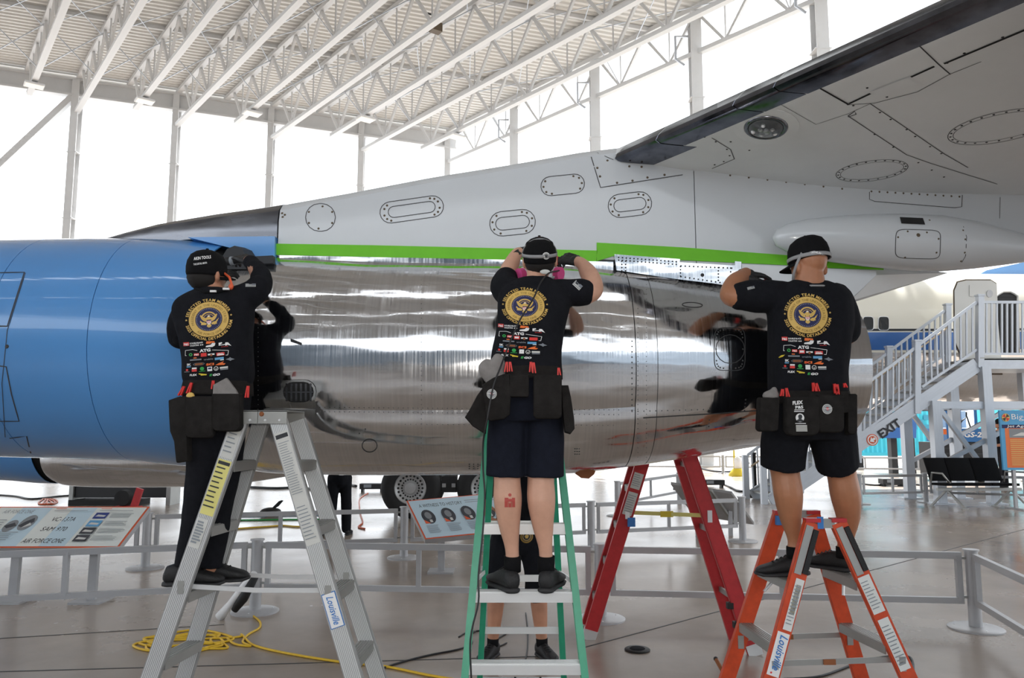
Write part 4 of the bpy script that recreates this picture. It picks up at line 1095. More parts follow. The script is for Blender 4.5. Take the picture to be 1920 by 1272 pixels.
def shoe(root, heel, fwd, L=.29, wd=.1, m='shoe', flat=True):
    """trainer: heel on the tread, toe along fwd"""
    f = Vector((fwd[0], fwd[1], 0)).normalized(); s = V(f.y, -f.x, 0); up = V(0, 0, 1)
    sh = empty('shoe', heel, parent=root)
    def ring(x, hw, z0, z1, n=16):
        out = []
        for i in range(n):
            t = 2 * math.pi * i / n; ct, st_ = math.cos(t), math.sin(t)
            out.append(heel + f * x + s * (hw * math.copysign(abs(ct) ** .8, ct)) + up * (z0 + (z1 - z0) * (.5 + .5 * math.copysign(abs(st_) ** .75, st_))))
        return out
    w2 = wd / 2
    MB().loft([ring(0, w2 * .5, .03, .07), ring(.012, w2 * .68, .018, .10), ring(.05, w2 * .78, .018, .112), ring(.10, w2 * .80, .018, .105), ring(.15, w2 * .9, .018, .088), ring(.20, w2, .018, .07), ring(.25, w2 * .92, .018, .056), ring(L - .012, w2 * .6, .02, .046), ring(L, w2 * .3, .024, .036)]).build('upper', m, sh, smooth=True)
    MB().loft([ring(-.004, w2 * .5, .004, .026), ring(.02, w2 * .78, 0, .028), ring(.08, w2 * .82, .002, .026), ring(.14, w2 * .9, .0, .024), ring(.2, w2 * 1.06, 0, .022), ring(.26, w2 * .92, .002, .022), ring(L + .004, w2 * .4, .012, .028)]).build('sole', 'sole', sh, smooth=True)
    for i in range(4):
        x = .115 + .024 * i; z = .104 - .0085 * i * 1.1
        MB().tube([heel + f * x - s * .026 + up * (z - .008), heel + f * (x + .004) + up * (z + .003), heel + f * x + s * .026 + up * (z - .008)], .0035, 6).build('lace', 'rubber', sh)
    return sh
def sock(root, a, b, r0, r1): MB().tube([a, lerp(a, b, .5), b], [r0, (r0 + r1) / 2, r1], 14).build('sock', 'cap_black', root, smooth=True)
def pouch(root, poly, Y, th, m='canvas', name='pouch'):
    c = V(0, 0, 0); P = [W(x, y, Y) for x, y in poly]
    for p in P: c += p / len(P)
    def ring(k, dy): return [c + (p - c) * k + V(0, dy, 0) for p in P]
    # round the corners
    return MB().loft([ring(.93, 0), ring(.985, th * .12), ring(1, th * .4), ring(1, th * .7), ring(.95, th)]).build(name, m, root, auto=50)
def rpoly(x0, y0, x1, y1, r=8, n=4, skew=0, top_dip=0):
    out = []
    for cx, cy, a0 in ((x1 - r, y1 - r, 0), (x0 + r, y1 - r, 90), (x0 + r * .3, y0 + r * .3, 180), (x1 - r * .3, y0 + r * .3, 270)):
        rr = r if a0 < 180 else r * .3
        for i in range(n + 1):
            a = math.radians(a0 + 90 * i / n); out.append((cx + rr * math.cos(a) + skew * (cy - y0) / (y1 - y0), cy + rr * math.sin(a)))
    return out
def clip(root, px, py, px2, py2, Y, wd=.011):
    a, b = W(px, py, Y), W(px2, py2, Y); m_ = MB(); o = V(.008, 0, 0)
    m_.beam(a - o * .2, b - o * .6, wd * .55, .012, (0, 1, 0)); m_.beam(a + o * .4, b + o, wd * .55, .012, (0, 1, 0)); m_.build('clip', 'red', root)
def seal(a):
    """gold lettering ring, gold band, navy field with the eagle; unit = band radius 38.4"""
    a.arc_text('gold', 'SELECTED TEAM MEMBER', 0, 0, 39.5, 8.2, 168, 18, .025)
    a.arc_text('gold', '2025 OFFICIAL DETAILING TEAM', 0, 0, 45.6, 8.2, 192, 352, .025, True)
    a.star('gold', -43, 2.5, 2.6); a.star('gold', 43, 5, 2.6)
    a.ring('gold', 0, 0, 26, 38.2, 48); a.ring('goldtext', 0, 0, 37.8, 38.6, 48); a.ring('goldtext', 0, 0, 25.4, 26.2, 48)
    a.arc_text('goldtext', 'PRESIDENT OF THE UNITED STATES', 0, 0, 29.2, 7.0, 200, -20, .012)
    a.arc_text('goldtext', 'AIR FORCE ONE', 0, 0, 35.2, 7.0, 226, 314, .012, True)
    a.disc('navy', 0, 0, 25.4, 36, rings=4)
    for i in range(44):
        t = 2 * math.pi * i / 44; a.poly('white', [(23.4 * math.cos(t) + .62 * math.cos(q), 23.4 * math.sin(t) + .62 * math.sin(q)) for q in (0, 1.57, 3.14, 4.71)])
    # scroll arc, wings, body, head, tail, shield, olive branch and arrows
    a.ring('gold', 0, 2, 12.2, 15.0, 14, 28, 152); a.ring('gold', 0, 1, 9.6, 10.6, 12, 30, 150)
    for s in (-1, 1):
        a.poly('gold', [(s * 2.5, -2), (s * 3, 5), (s * 6, 3), (s * 10, 6), (s * 15, 11), (s * 16.5, 9.5), (s * 14.5, 3), (s * 11, -2), (s * 6, -5)])
        for k in range(4): a.poly('goldtext', [(s * (7 + 2 * k), 1.5 + 1.4 * k), (s * (8 + 2.1 * k), -2 + 1.5 * k), (s * (7.5 + 2.1 * k), -2 + 1.5 * k), (s * (6.6 + 2 * k), 1.5 + 1.4 * k)])
    a.poly('gold', [(-3, -4), (-3.2, 5), (-1.5, 8.5), (1.2, 9), (2.4, 7.5), (4, 6.6), (2.2, 5.6), (3.2, 0), (3, -4)]); a.poly('white', [(-2, 6), (-1, 8.4), (1.1, 8.7), (2, 7), (1, 5.8)])
    a.poly('gold', [(-3, -10), (-4.6, -15), (-2, -17.4), (0, -18), (2, -17.4), (4.6, -15), (3, -10)])
    a.poly('white', [(-4.6, -1), (4.6, -1), (4.4, -7), (2.4, -10), (0, -11.6), (-2.4, -10), (-4.4, -7)])
    for k in range(4): a.rect('red', -3.8 + 2.2 * k, -9.2 + (1 if k in (0, 3) else 0) * 2, 1.0, 6.2 - (1 if k in (0, 3) else 0) * 2)
    a.rect('navy', -4.5, -3, 9, 2)
    for s in (-1, 1):
        a.poly('gold', [(s * 4, -9), (s * 8, -6), (s * 13, -5), (s * 16, -1), (s * 17, -4), (s * 14.5, -8), (s * 15.5, -11), (s * 11, -11.5), (s * 6, -12)])
    for k in range(3): a.poly('gold', [(9 + k, -12), (17 + k * .8, -1 + 1.2 * k), (17.6 + k * .8, -1.6 + 1.2 * k), (9.8 + k, -12.6)])
def logos(a):
    def Y(py): return -(py - 573.7) / .81
    def bx(m, x0, y0, x1, y1): a.rect(m, x0 - 984, Y(y1), x1 - x0, Y(y0) - Y(y1))
    def tx(m, t, x0, y1, w_, s_, b=.02, sh=0): a.text(m, t, x0 - 984, Y(y1), s_, b, sh, 0, 'L', w_)
    bx('red', 933, 610.5, 944, 617); tx('white', 'P&S', 934, 616, 9, 6.4, .03)
    tx('white', 'DOUBLE BLACK', 945.5, 614.5, 25, 4.3, .03); tx('white', 'COLLECTION', 945.5, 618.5, 17, 4.3, .03); a.disc('white', 966 - 984, Y(617.5), 1.4, 8, rings=1); a.disc('white', 969.5 - 984, Y(617.5), 1.4, 8, rings=1)
    a.poly('print_orange', [(977 - 984, Y(612)), (992 - 984, Y(613.2)), (993 - 984, Y(616)), (986 - 984, Y(615.4)), (984.5 - 984, Y(617)), (976 - 984, Y(616.6))])
    a.poly('white', [(985.5 - 984, Y(618.6)), (987.5 - 984, Y(616)), (994 - 984, Y(616.6)), (992.5 - 984, Y(621)), (988 - 984, Y(623)), (975 - 984, Y(622.4)), (976 - 984, Y(620))])
    tx('white', 'Rupes', 1000, 623, 24, 9.0, 0, .5) if False else a.poly('white', [(1000 - 984, Y(617)), (1006 - 984, Y(616.4)), (1007 - 984, Y(618)), (1001 - 984, Y(621)), (1012 - 984, Y(620.2)), (1013 - 984, Y(617.4)), (1018 - 984, Y(617.8)), (1024 - 984, Y(624.6)), (1017 - 984, Y(622)), (1013 - 984, Y(623.4)), (1012 - 984, Y(621.6)), (1000 - 984, Y(622))])
    for i in range(5): bx('red', 1005 + 2.7 * i, 623.8, 1006.2 + 2.7 * i, 625.2)
    tx('white', 'ATG', 963, 630, 21, 8.4, .05)
    for p, q in (((935.5, 634), (936.3, 625)), ((936.3, 625), (950, 624.2)), ((950, 624.2), (959, 626.6)), ((987, 628.2), (1018, 632)), ((1018, 632), (1016, 640)), ((935.5, 634), (938, 634)), ((1012, 639.6), (1016, 640))):
        d_ = Vector((q[0] - p[0], Y(q[1]) - Y(p[1]))).normalized(); n_ = Vector((-d_.y, d_.x)) * .45
        P0, P1 = Vector((p[0] - 984, Y(p[1]))), Vector((q[0] - 984, Y(q[1]))); a.poly('white', [tuple(P0 - n_), tuple(P1 - n_), tuple(P1 + n_), tuple(P0 + n_)])
    a.ring('print_green', 946 - 984, Y(633), 1.6, 3.4, 16); bx('red', 952, 631.4, 962, 635.8); tx('white', 'P&S', 953, 635, 8, 4.4, .03)
    bx('red', 965, 632, 976, 638.2); bx('white', 966.5, 633.2, 974.5, 636.6); bx('white', 978.5, 634.4, 991, 637); a.disc('rust', 984.7 - 984, Y(637), 2.6, 10, rings=1); bx('white', 979, 634.8, 990, 636.4)
    bx('red', 994.5, 634, 1010, 639.6); bx('white', 996, 637, 1009, 639); tx('white', 'PRO', 997, 636.8, 10, 3.2, .03)
    a.poly('print_yellow', [(925 - 984, Y(645.6)), (931 - 984, Y(641.6)), (938 - 984, Y(640.6)), (934 - 984, Y(644)), (927 - 984, Y(646.2))])
    bx('print_grey', 944, 641.4, 966, 643.8); bx('print_orange', 951, 638.4, 957, 640); tx('print_grey', 'vrable', 970, 645, 18, 5.2, .02); bx('print_blue', 991, 642.4, 1008, 646.4); bx('white', 1001, 646.6, 1008, 648)
    a.poly('print_grey', [(1011 - 984, Y(647)), (1018 - 984, Y(645.6)), (1020 - 984, Y(644)), (1022 - 984, Y(645.8)), (1029 - 984, Y(648.6)), (1023 - 984, Y(649.4)), (1020.5 - 984, Y(651)), (1018 - 984, Y(649.2))])
    tx('white', 'IK', 938, 652, 8, 6.6, .03); bx('print_blue', 937, 653.2, 945, 655)
    a.ring('print_grey', 960.5 - 984, Y(650.6), 9.6, 10.6, 22, sy=.32); bx('rust', 953, 649, 968, 652.2)
    tx('print_orange', 'SCI', 974, 654.6, 15, 6.4, .05); bx('red', 976, 652.6, 982, 654); a.poly('print_orange', [(991 - 984, Y(655.4)), (998 - 984, Y(652.4)), (1008 - 984, Y(650)), (1005 - 984, Y(652.8)), (1011 - 984, Y(654)), (1008 - 984, Y(656.4))])
    a.disc('red', 937.5 - 984, Y(659.6), 2.4, 10, rings=1); bx('print_grey', 932, 662.4, 942, 663.4); bx('white', 947, 656, 956, 658.6); bx('red', 946.5, 659, 956, 663); a.disc('print_green', 966 - 984, Y(659), 4, 12, rings=1); bx('print_green', 960, 663, 972, 664)
    bx('white', 976, 657, 985, 664.6); bx('navy', 977.4, 658.4, 983.6, 661.4); a.ring('offwhite', 992.3 - 984, Y(661.2), 3.4, 4.6, 16); a.poly('offwhite', [(989.5 - 984, Y(660)), (992 - 984, Y(662)), (995 - 984, Y(659.6)), (992.4 - 984, Y(664))]); bx('offwhite', 999.5, 659.4, 1015, 662.4); bx('print_grey', 1000, 663, 1015, 665)
    tx('white', 'FLEX', 942, 670.4, 14, 5.6, .04, .1); a.poly('print_yellow', [(959 - 984, Y(666.6)), (974.6 - 984, Y(669.4)), (973 - 984, Y(671.4)), (959.6 - 984, Y(668.6))]); bx('print_yellow', 963, 669, 974, 671)
    tx('print_green', 'E', 979, 673.4, 6, 6.2, .05, .2); tx('white', 'GO', 985.5, 673.6, 14, 6.2, .05, .2)
def back_print(shirt, cx, cy, Y, vs, rot=0, sc=1.0):
    bv = bvh_of(shirt); k = Y / F * sc; o = W(cx, cy, Y); c, s = math.cos(rot), math.sin(rot)
    U = V(c * k, 0, s * k); Vv = V(-s * k * vs, 0, c * k * vs)
    a = Art(); seal(a); logos(a); a.place(on_surface(bv, o, U, Vv, ray(cx, cy)), shirt, 'back_print', .0012)
def flag_patch(shirt, cx, cy, Y, w_, h_, rot):
    bv = bvh_of(shirt); k = Y / F; a = Art(); a.rect('offwhite', -w_ / 2, -h_ / 2, w_, h_)
    for i in range(3): a.rect('print_grey', -w_ / 2, -h_ / 2 + h_ * (.15 + .3 * i), w_ * .95, h_ * .12)
    a.rect('print_grey', w_ * .12, 0, w_ * .38, h_ * .5)
    c, s = math.cos(rot), math.sin(rot); a.place(on_surface(bv, W(cx, cy, Y), V(c * k, 0, s * k), V(-s * k, 0, c * k), ray(cx, cy)), shirt, 'sleeve_flag', .0012)
def emblem(obj, cx, cy, Y, r, wing=False, parent=None):
    bv = bvh_of(obj); a = Art(); a.disc('offwhite', 0, 0, r, 20, rings=2); a.disc('txt_grey', 0, 0, r * .86, 20, rings=2); a.ring('offwhite', 0, 0, r * .62, r * .72, 20); a.disc('red', 0, r * .05, r * .3, 10, rings=1)
    a.poly('white', [(-r * 1.1, r * .2), (0, -r * .1), (r * 1.1, r * .3), (0, r * .1)])
    a.place(on_surface(bv, W(cx, cy, Y), V(Y / F, 0, 0), V(0, 0, Y / F), V(0, 1, 0)), obj, 'emblem', .0012)

# ---------------------------------------------------------------- middle worker
def worker_mid():
    root = empty('person', V(.06, 3.79, .92), 'person in black shorts and cap reaching up on the green ladder', 'person')
    H = W(1012, 487, 3.90); HR = rotm(0, .33, -.03)
    b = MB(); head_geo(b, H, HR, 1.0)
    tpx(b, [(1008, 505, 3.90, 20), (1005, 530, 3.87, 20), (1003, 548, 3.85, 26)])
    torso(b, [(985, 730, 3.74, 52, .09), (988, 650, 3.78, 52, .09), (1000, 570, 3.84, 55, .09), (1003, 540, 3.86, 45, .07)])
    for s_ in (0, 1):
        x = (955, 1018)[s_]
        tpx(b, [(x + 2, 745, 3.74, 32), (x - 3, 850, 3.74, 30), (x - 4, 895, 3.74, 25), (x - 3, 938, 3.72, 26.5), (x, 985, 3.735, 20), (x + 5, 1030, 3.745, 12.8), (x + 6, 1066, 3.75, 14)])
    tpx(b, [(1066, 546, 3.86, 21), (1094, 552, 3.84, 21), (1112, 545, 3.86, 19), (1112, 530, 3.90, 18), (1103, 512, 3.97, 17), (1092, 496, 4.03, 12), (1084, 491, 4.06, 11)])
    tpx(b, [(950, 545, 3.87, 17), (947, 532, 3.96, 17), (950, 518, 4.02, 18), (958, 498, 4.06, 16), (967, 479, 4.10, 12), (973, 474, 4.13, 11)])
    body = fuse('body', b, 'skin_fair', root, .007, 5)
    face_parts(root, H, HR)
    s = MB()
    torso(s, [(986, 699, 3.73, 67, .135), (986, 690, 3.735, 68, .14), (988, 660, 3.76, 66, .135), (994, 620, 3.79, 64, .13), (1000, 580, 3.83, 68, .13), (1003, 555, 3.85, 70, .12), (1004, 538, 3.865, 62, .10), (1004, 526, 3.88, 36, .07), (1005, 521, 3.885, 24, .06)])
    tpx(s, [(1050, 548, 3.86, 27), (1070, 549, 3.85, 27), (1086, 549, 3.845, 27), (1093, 549, 3.84, 26)])
    tpx(s, [(964, 552, 3.86, 28), (950, 546, 3.90, 28.5), (946, 534, 3.96, 28), (949, 523, 4.0, 25)])
    shirt = fuse('t_shirt', s, 'cloth_black', root, .008, 5, .010, 8, 1)
    back_print(shirt, 984, 573.7, 3.62, .81, -.03, 1.0)
    flag_patch(shirt, 1083, 535, 3.7, 18, 11, -.75)
    s = MB(); torso(s, [(986, 688, 3.735, 60, .115), (985, 720, 3.73, 66, .125), (985, 760, 3.73, 68, .13), (985, 790, 3.73, 67, .12)])
    tpx(s, [(955, 770, 3.73, 38), (950, 830, 3.73, 36.5), (948, 892, 3.735, 37)], 16, False); tpx(s, [(1020, 770, 3.73, 38), (1022, 830, 3.73, 36), (1021, 893, 3.735, 36)], 16, False)
    fuse('shorts', s, 'cloth_navy', root, .008, 3, .008, 9, 2)
    # socks, shoes
    for x, fw in ((961, (-.42, 1)), (1024, (.30, 1))):
        a = W(x, 1068, 3.745); sock(root, W(x, 1072, 3.75), W(x, 1043, 3.745), .04, .041)
        hl = V(a.x + (.008 if x < 1000 else -.01), 3.69, .922); shoe(root, hl, fw, .285, .1)
    # right gloved hand on the polisher, left hand behind the head
    hm = MB(); hand(hm, W(1084, 491, 4.06), W(1058, 484, 4.12) - W(1084, 491, 4.06), V(-.2, -.8, .7), 1.0, 1.0, -1); fuse('glove', hm, 'rubber', root, .0045, 2)
    hm = MB(); hand(hm, W(973, 474, 4.13), W(995, 470, 4.2) - W(973, 474, 4.13), V(0, -.6, .8), 1.0, .9, 1); fuse('glove', hm, 'rubber', root, .0045, 2)
    wv = W(966, 480, 4.10); MB().tube([wv + V(-.01, 0, .012), wv + V(.01, 0, -.012)], .037, 16).build('wristwatch', 'rubber', root)
    cap = cap_geo(root, H, HR @ Matrix.Rotation(math.pi * 0, 3, 'Z'), 1.0, zline=.0)
    cb = bvh_of(cap); a = Art(); a.ring('white', 0, 0, 5.4, 7, 20); a.disc('offwhite', 0, 0, 5, 16, rings=2); a.poly('txt_dark', [(-2.5, 3), (2, 3.6), (3, 0), (1, -4), (-2, -2)])
    a.arc_text('white', 'THE RAG COMPANY', 0, 0, 8, 3.4, 150, 30, .02) if False else None
    a.place(on_surface(cb, W(1024, 480, 3.8), V(3.8 / F, 0, 0), V(0, 0, 3.8 / F), ray(1024, 480)), cap, 'cap_patch', .0012)
    hb = MB().ell(H + HR @ V(0, -.022, -.012), (.078, .09, .07), HR).build('hair', 'hair', root, smooth=True)
    bb = bvh_of(hb); 
    ov = MB().ell(W(1022, 510, 3.80), (.026, .006, .012)).build('cap_fastener', 'offwhite', cap, smooth=True)
    strap(root, H, HR, .028, .03, .089, .109, .017); strap(root, H, HR @ Matrix.Rotation(-.95, 3, 'X'), .02, .02, .090, .112, .010, 'head_strap')
    # half mask respirator with pink filters
    mk = empty('respirator', H + HR @ V(0, .09, -.05), parent=root)
    MB().ell(H + HR @ V(0, .098, -.055), (.045, .04, .05), HR).build('mask', 'strap_grey', mk, smooth=True)
    for sg in (-1, 1):
        c = H + HR @ V(sg * .088, .07, -.085); ax = HR @ V(sg * .7, -.5, 0)
        MB().cyl(c, c + ax.normalized() * .03, .036, 20).build('filter', 'pink', mk, auto=40); MB().cyl(c - ax.normalized() * .004, c, .039, 20).build('filter_rim', 'white', mk, auto=40)
    MB().tube([H + HR @ V(-.07, -.06, -.085), H + HR @ V(0, -.09, -.1), H + HR @ V(.07, -.06, -.085)], .006, 8).build('neck_strap', 'strap_grey', mk)
    # tool apron
    ap = empty('tool_apron', W(985, 720, 3.6), parent=root)
    m_ = MB(); torso(m_, [(986, 690, 3.735, 68, .15), (986, 700, 3.735, 69, .152), (985, 712, 3.733, 70, .152)]); m_.build('belt', 'canvas', ap, smooth=True)
    p1 = pouch(ap, [(903, 722), (925, 708), (945, 701), (956, 701), (958, 745), (956, 778), (945, 786), (920, 790), (912, 786), (908, 750)], 3.545, .05)
    pouch(ap, rpoly(955, 702, 992, 745, 4), 3.545, .04); pouch(ap, rpoly(1000, 703, 1054, 786, 9), 3.545, .055)
    pouch(ap, [(907, 724), (894, 742), (882, 765), (871, 783), (886, 800), (905, 812), (911, 814), (912, 780), (911, 740)], 3.60, .05)
    pouch(ap, [(1053, 722), (1066, 722), (1071, 745), (1077, 785), (1078, 805), (1070, 815), (1060, 812), (1055, 770)], 3.60, .09)
    emblem(p1, 921.5, 738.5, 3.5, 9.5)
    g = MB(); g.ell(W(912, 692, 3.60), (.04, .03, .05)); g.ell(W(934, 685, 3.60), (.036, .03, .055)); g.ell(W(925, 703, 3.6), (.06, .03, .05)); fuse('folded_cloth', g, 'cloth_grey', ap, .007, 4, .008, 20, 5)
    for q in ((950, 679, 948, 698), (956, 679, 957, 697), (995, 679, 995, 698), (1000, 680, 1001, 700), (1047, 690, 1048, 706)): clip(ap, *q, 3.565)
    # tattoo on the left calf
    bv = bvh_of(body); a = Art(); a.disc('tattoo', 0, 9, 3, 12, rings=1); a.rect('tattoo', -9.5, 1, 19, 3); a.rect('tattoo', -9.5, -13, 6, 10); a.rect('tattoo', -9.5, -3, 19, 5); a.poly('tattoo', [(-2.5, -13), (-2.5, -2), (0, -7), (3, -2), (3, -13)]) ; a.rect('tattoo', 4.2, -13, 5.3, 11)
    a.place(on_surface(bv, W(956, 938, 3.7), V(3.7 / F, 0, 0), V(0, 0, 3.7 / F), ray(956, 938), .3), body, 'calf_tattoo', .0008)
    a = Art(); a.poly('tattoo_grey', [(-2, 6), (1, 12), (2, 4), (3, -3), (1, -9), (-1, -4), (0, 0)]); a.place(on_surface(bv, W(1043, 972, 3.7), V(3.7 / F, 0, 0), V(0, 0, 3.7 / F), ray(1043, 972), .3), body, 'calf_tattoo', .0008)
    return root
worker_mid()

# ---------------------------------------------------------------- right worker
def worker_right():
    root = empty('person', V(1.52, 4.22, .92), 'person with tan calves straddling the orange ladder in black shorts', 'person')
    H = W(1517, 500, 4.02); HR = rotm(.35, -.10, 0)
    b = MB(); head_geo(b, H, HR, 1.08)
    tpx(b, [(1517, 512, 4.01, 26), (1518, 530, 4.01, 28), (1517, 548, 4.02, 34)])
    torso(b, [(1515, 760, 4.05, 55, .09), (1515, 650, 4.04, 60, .09), (1516, 570, 4.03, 62, .09), (1516, 545, 4.03, 50, .07)])
    tpx(b, [(1478, 780, 4.06, 36), (1470, 850, 4.08, 34), (1472, 885, 4.10, 26.5), (1478, 928, 4.09, 26.5), (1482, 970, 4.12, 20), (1490, 1010, 4.14, 13.2), (1490, 1034, 4.14, 14)])
    tpx(b, [(1552, 780, 4.06, 36), (1570, 850, 4.10, 34), (1577, 885, 4.14, 26.5), (1585, 928, 4.15, 27), (1590, 970, 4.2, 21), (1586, 1010, 4.24, 13.8), (1583, 1034, 4.25, 14)])
    tpx(b, [(1452, 555, 4.03, 26), (1400, 556, 4.03, 24), (1374, 556, 4.04, 21), (1370, 548, 4.07, 20), (1380, 530, 4.13, 19), (1394, 518, 4.18, 14), (1398, 514, 4.2, 13)])
    tpx(b, [(1572, 560, 4.05, 22), (1582, 600, 4.08, 21), (1588, 630, 4.11, 18), (1580, 612, 4.2, 16), (1562, 570, 4.27, 13), (1550, 545, 4.29, 12)])
    body = fuse('body', b, 'skin_tan', root, .007, 5); face_parts(root, H, HR, 1.08)
    s = MB()
    torso(s, [(1516, 738, 4.04, 72, .14), (1515, 725, 4.04, 72, .145), (1514, 690, 4.04, 72, .14), (1516, 650, 4.04, 75, .14), (1519, 610, 4.035, 78, .14), (1518, 575, 4.03, 80, .135), (1517, 552, 4.03, 76, .12), (1517, 538, 4.03, 56, .10), (1517, 528, 4.03, 34, .075)])
    tpx(s, [(1470, 560, 4.03, 32), (1430, 556, 4.03, 32), (1400, 555, 4.035, 30), (1391, 555, 4.035, 28)])
    tpx(s, [(1563, 562, 4.05, 34), (1577, 588, 4.06, 33), (1582, 608, 4.08, 31), (1584, 618, 4.09, 29)])
    shirt = fuse('t_shirt', s, 'cloth_black', root, .008, 5, .012, 8, 3)
    back_print(shirt, 1514, 591, 3.9, .92, 0, 1.0); flag_patch(shirt, 1408, 540, 3.95, 14, 5, .25)
    s = MB(); torso(s, [(1515, 728, 4.04, 68, .13), (1515, 760, 4.045, 76, .14), (1515, 800, 4.05, 80, .14), (1516, 825, 4.05, 74, .12)])
    tpx(s, [(1475, 800, 4.06, 45), (1470, 845, 4.08, 42), (1468, 876, 4.1, 40)], 16, False); tpx(s, [(1556, 800, 4.06, 45), (1566, 845, 4.1, 41), (1572, 876, 4.14, 38)], 16, False)
    fuse('shorts', s, 'cloth_black', root, .008, 3, .008, 9, 4)
    a = W(1490, 1036, 4.14); sock(root, a + V(0, 0, -.03), a + V(0, 0, .03), .043, .042); shoe(root, V(a.x + .075, 4.17, .918), (-1, -.12), .285, .1)
    a = W(1583, 1036, 4.25); sock(root, a + V(0, 0, -.03), a + V(0, 0, .03), .043, .042); shoe(root, V(a.x + .03, 4.24, .918), (-.55, .7), .285, .1)
    hm = MB(); hand(hm, W(1398, 514, 4.2), W(1428, 518, 4.2) - W(1398, 514, 4.2), V(-.1, -.3, 1), 1.05, 1.0, -1); fuse('glove', hm, 'rubber', root, .0045, 2)
    hm = MB(); hand(hm, W(1555, 545, 4.30), V(-.6, .1, .4), V(0, -.4, 1), 1.0, .9, 1); fuse('glove', hm, 'rubber', root, .0045, 2)
    cap = cap_geo(root, H, rotm(.55, -.16, 0), 1.08, zline=.035)
    cb = bvh_of(cap); a = Art(); a.arc_text('white', 'THE DETAIL MAFIA', 0, 0, 22, 5.6, 126, 40, .02); a.place(on_surface(cb, W(1528, 496, 3.85), V(3.9 / F, 0, 0), V(0, 0, 3.9 / F), ray(1531, 485)), cap, 'cap_print', .0012)
    strap(root, H, rotm(.55, -.16, 0), .03, .05, .095, .115, .02); strap(root, H, rotm(.9, -1.1, 0), .03, .03, .097, .12, .014, 'head_strap')
    MB().tube([H + V(-.075, -.05, -.118), H + V(-.03, -.1, -.122), H + V(.03, -.1, -.122), H + V(.08, -.04, -.118)], .005, 8).build('neck_chain', 'strap_grey', root)
    ap = empty('tool_apron', W(1515, 760, 3.9), parent=root)
    m_ = MB(); torso(m_, [(1515, 735, 4.04, 72, .15), (1515, 745, 4.04, 74, .152), (1515, 758, 4.04, 76, .152)]); m_.build('belt', 'canvas', ap, smooth=True)
    pouch(ap, rpoly(1426, 745, 1463, 810, 6, 4, -3), 3.87, .07); p1 = pouch(ap, rpoly(1474, 744, 1538, 818, 14), 3.845, .06); p2 = pouch(ap, rpoly(1534, 740, 1584, 812, 10), 3.855, .06); pouch(ap, rpoly(1590, 738, 1608, 816, 6), 3.89, .12); pouch(ap, rpoly(1576, 733, 1592, 775, 4), 3.87, .05)
    emblem(p2, 1559, 767, 3.8, 9.5)
    bv = bvh_of(p1); a = Art(); c0 = (1507, 782)
    def A(x, y): return (x - c0[0], -(y - c0[1]))
    a.text('white', 'FLEX', *A(1493, 759), 9, .05, .1, .08, 'L', 20); a.text('white', 'P&S', *A(1498, 766.5), 7.4, .04, 0, .05, 'L', 15); a.rect('white', *A(1496, 769.2), 19, 1.2); a.rect('white', *A(1495, 772.4), 19, 1.6)
    a.disc('white', *A(1505.5, 783.5), 8.2, 20, rings=2); a.poly('txt_dark', [A(1502, 780), A(1505, 777), A(1509, 778), A(1510, 782), A(1508, 786), A(1513, 789), A(1510, 791), A(1500, 791), A(1499, 788), A(1503, 786)])
    a.rect('white', *A(1496, 795), 20, 1.4)
    for i in range(5): a.rect('offwhite', *A(1497, 799 + 2.5 * i), 21, 1.7)
    a.place(on_surface(bv, W(*c0, 3.8), V(3.8 / F, 0, 0), V(0, 0, 3.8 / F), V(0, 1, 0)), p1, 'pouch_print', .001)
    for q in ((1467, 730, 1465, 743), (1474, 728, 1477, 746), (1524, 718, 1526, 734), (1530, 719, 1533, 734), (1564, 720, 1567, 738), (1569, 721, 1570, 740), (1583, 719, 1585, 727)): clip(ap, *q, 3.875)
    g = MB(); g.ell(W(1446, 742, 3.9), (.045, .03, .03)); g.ell(W(1452, 736, 3.9), (.02, .02, .03)); fuse('folded_cloth', g, 'cloth_grey', ap, .008, 4, .006, 20, 6)
    return root
worker_right()

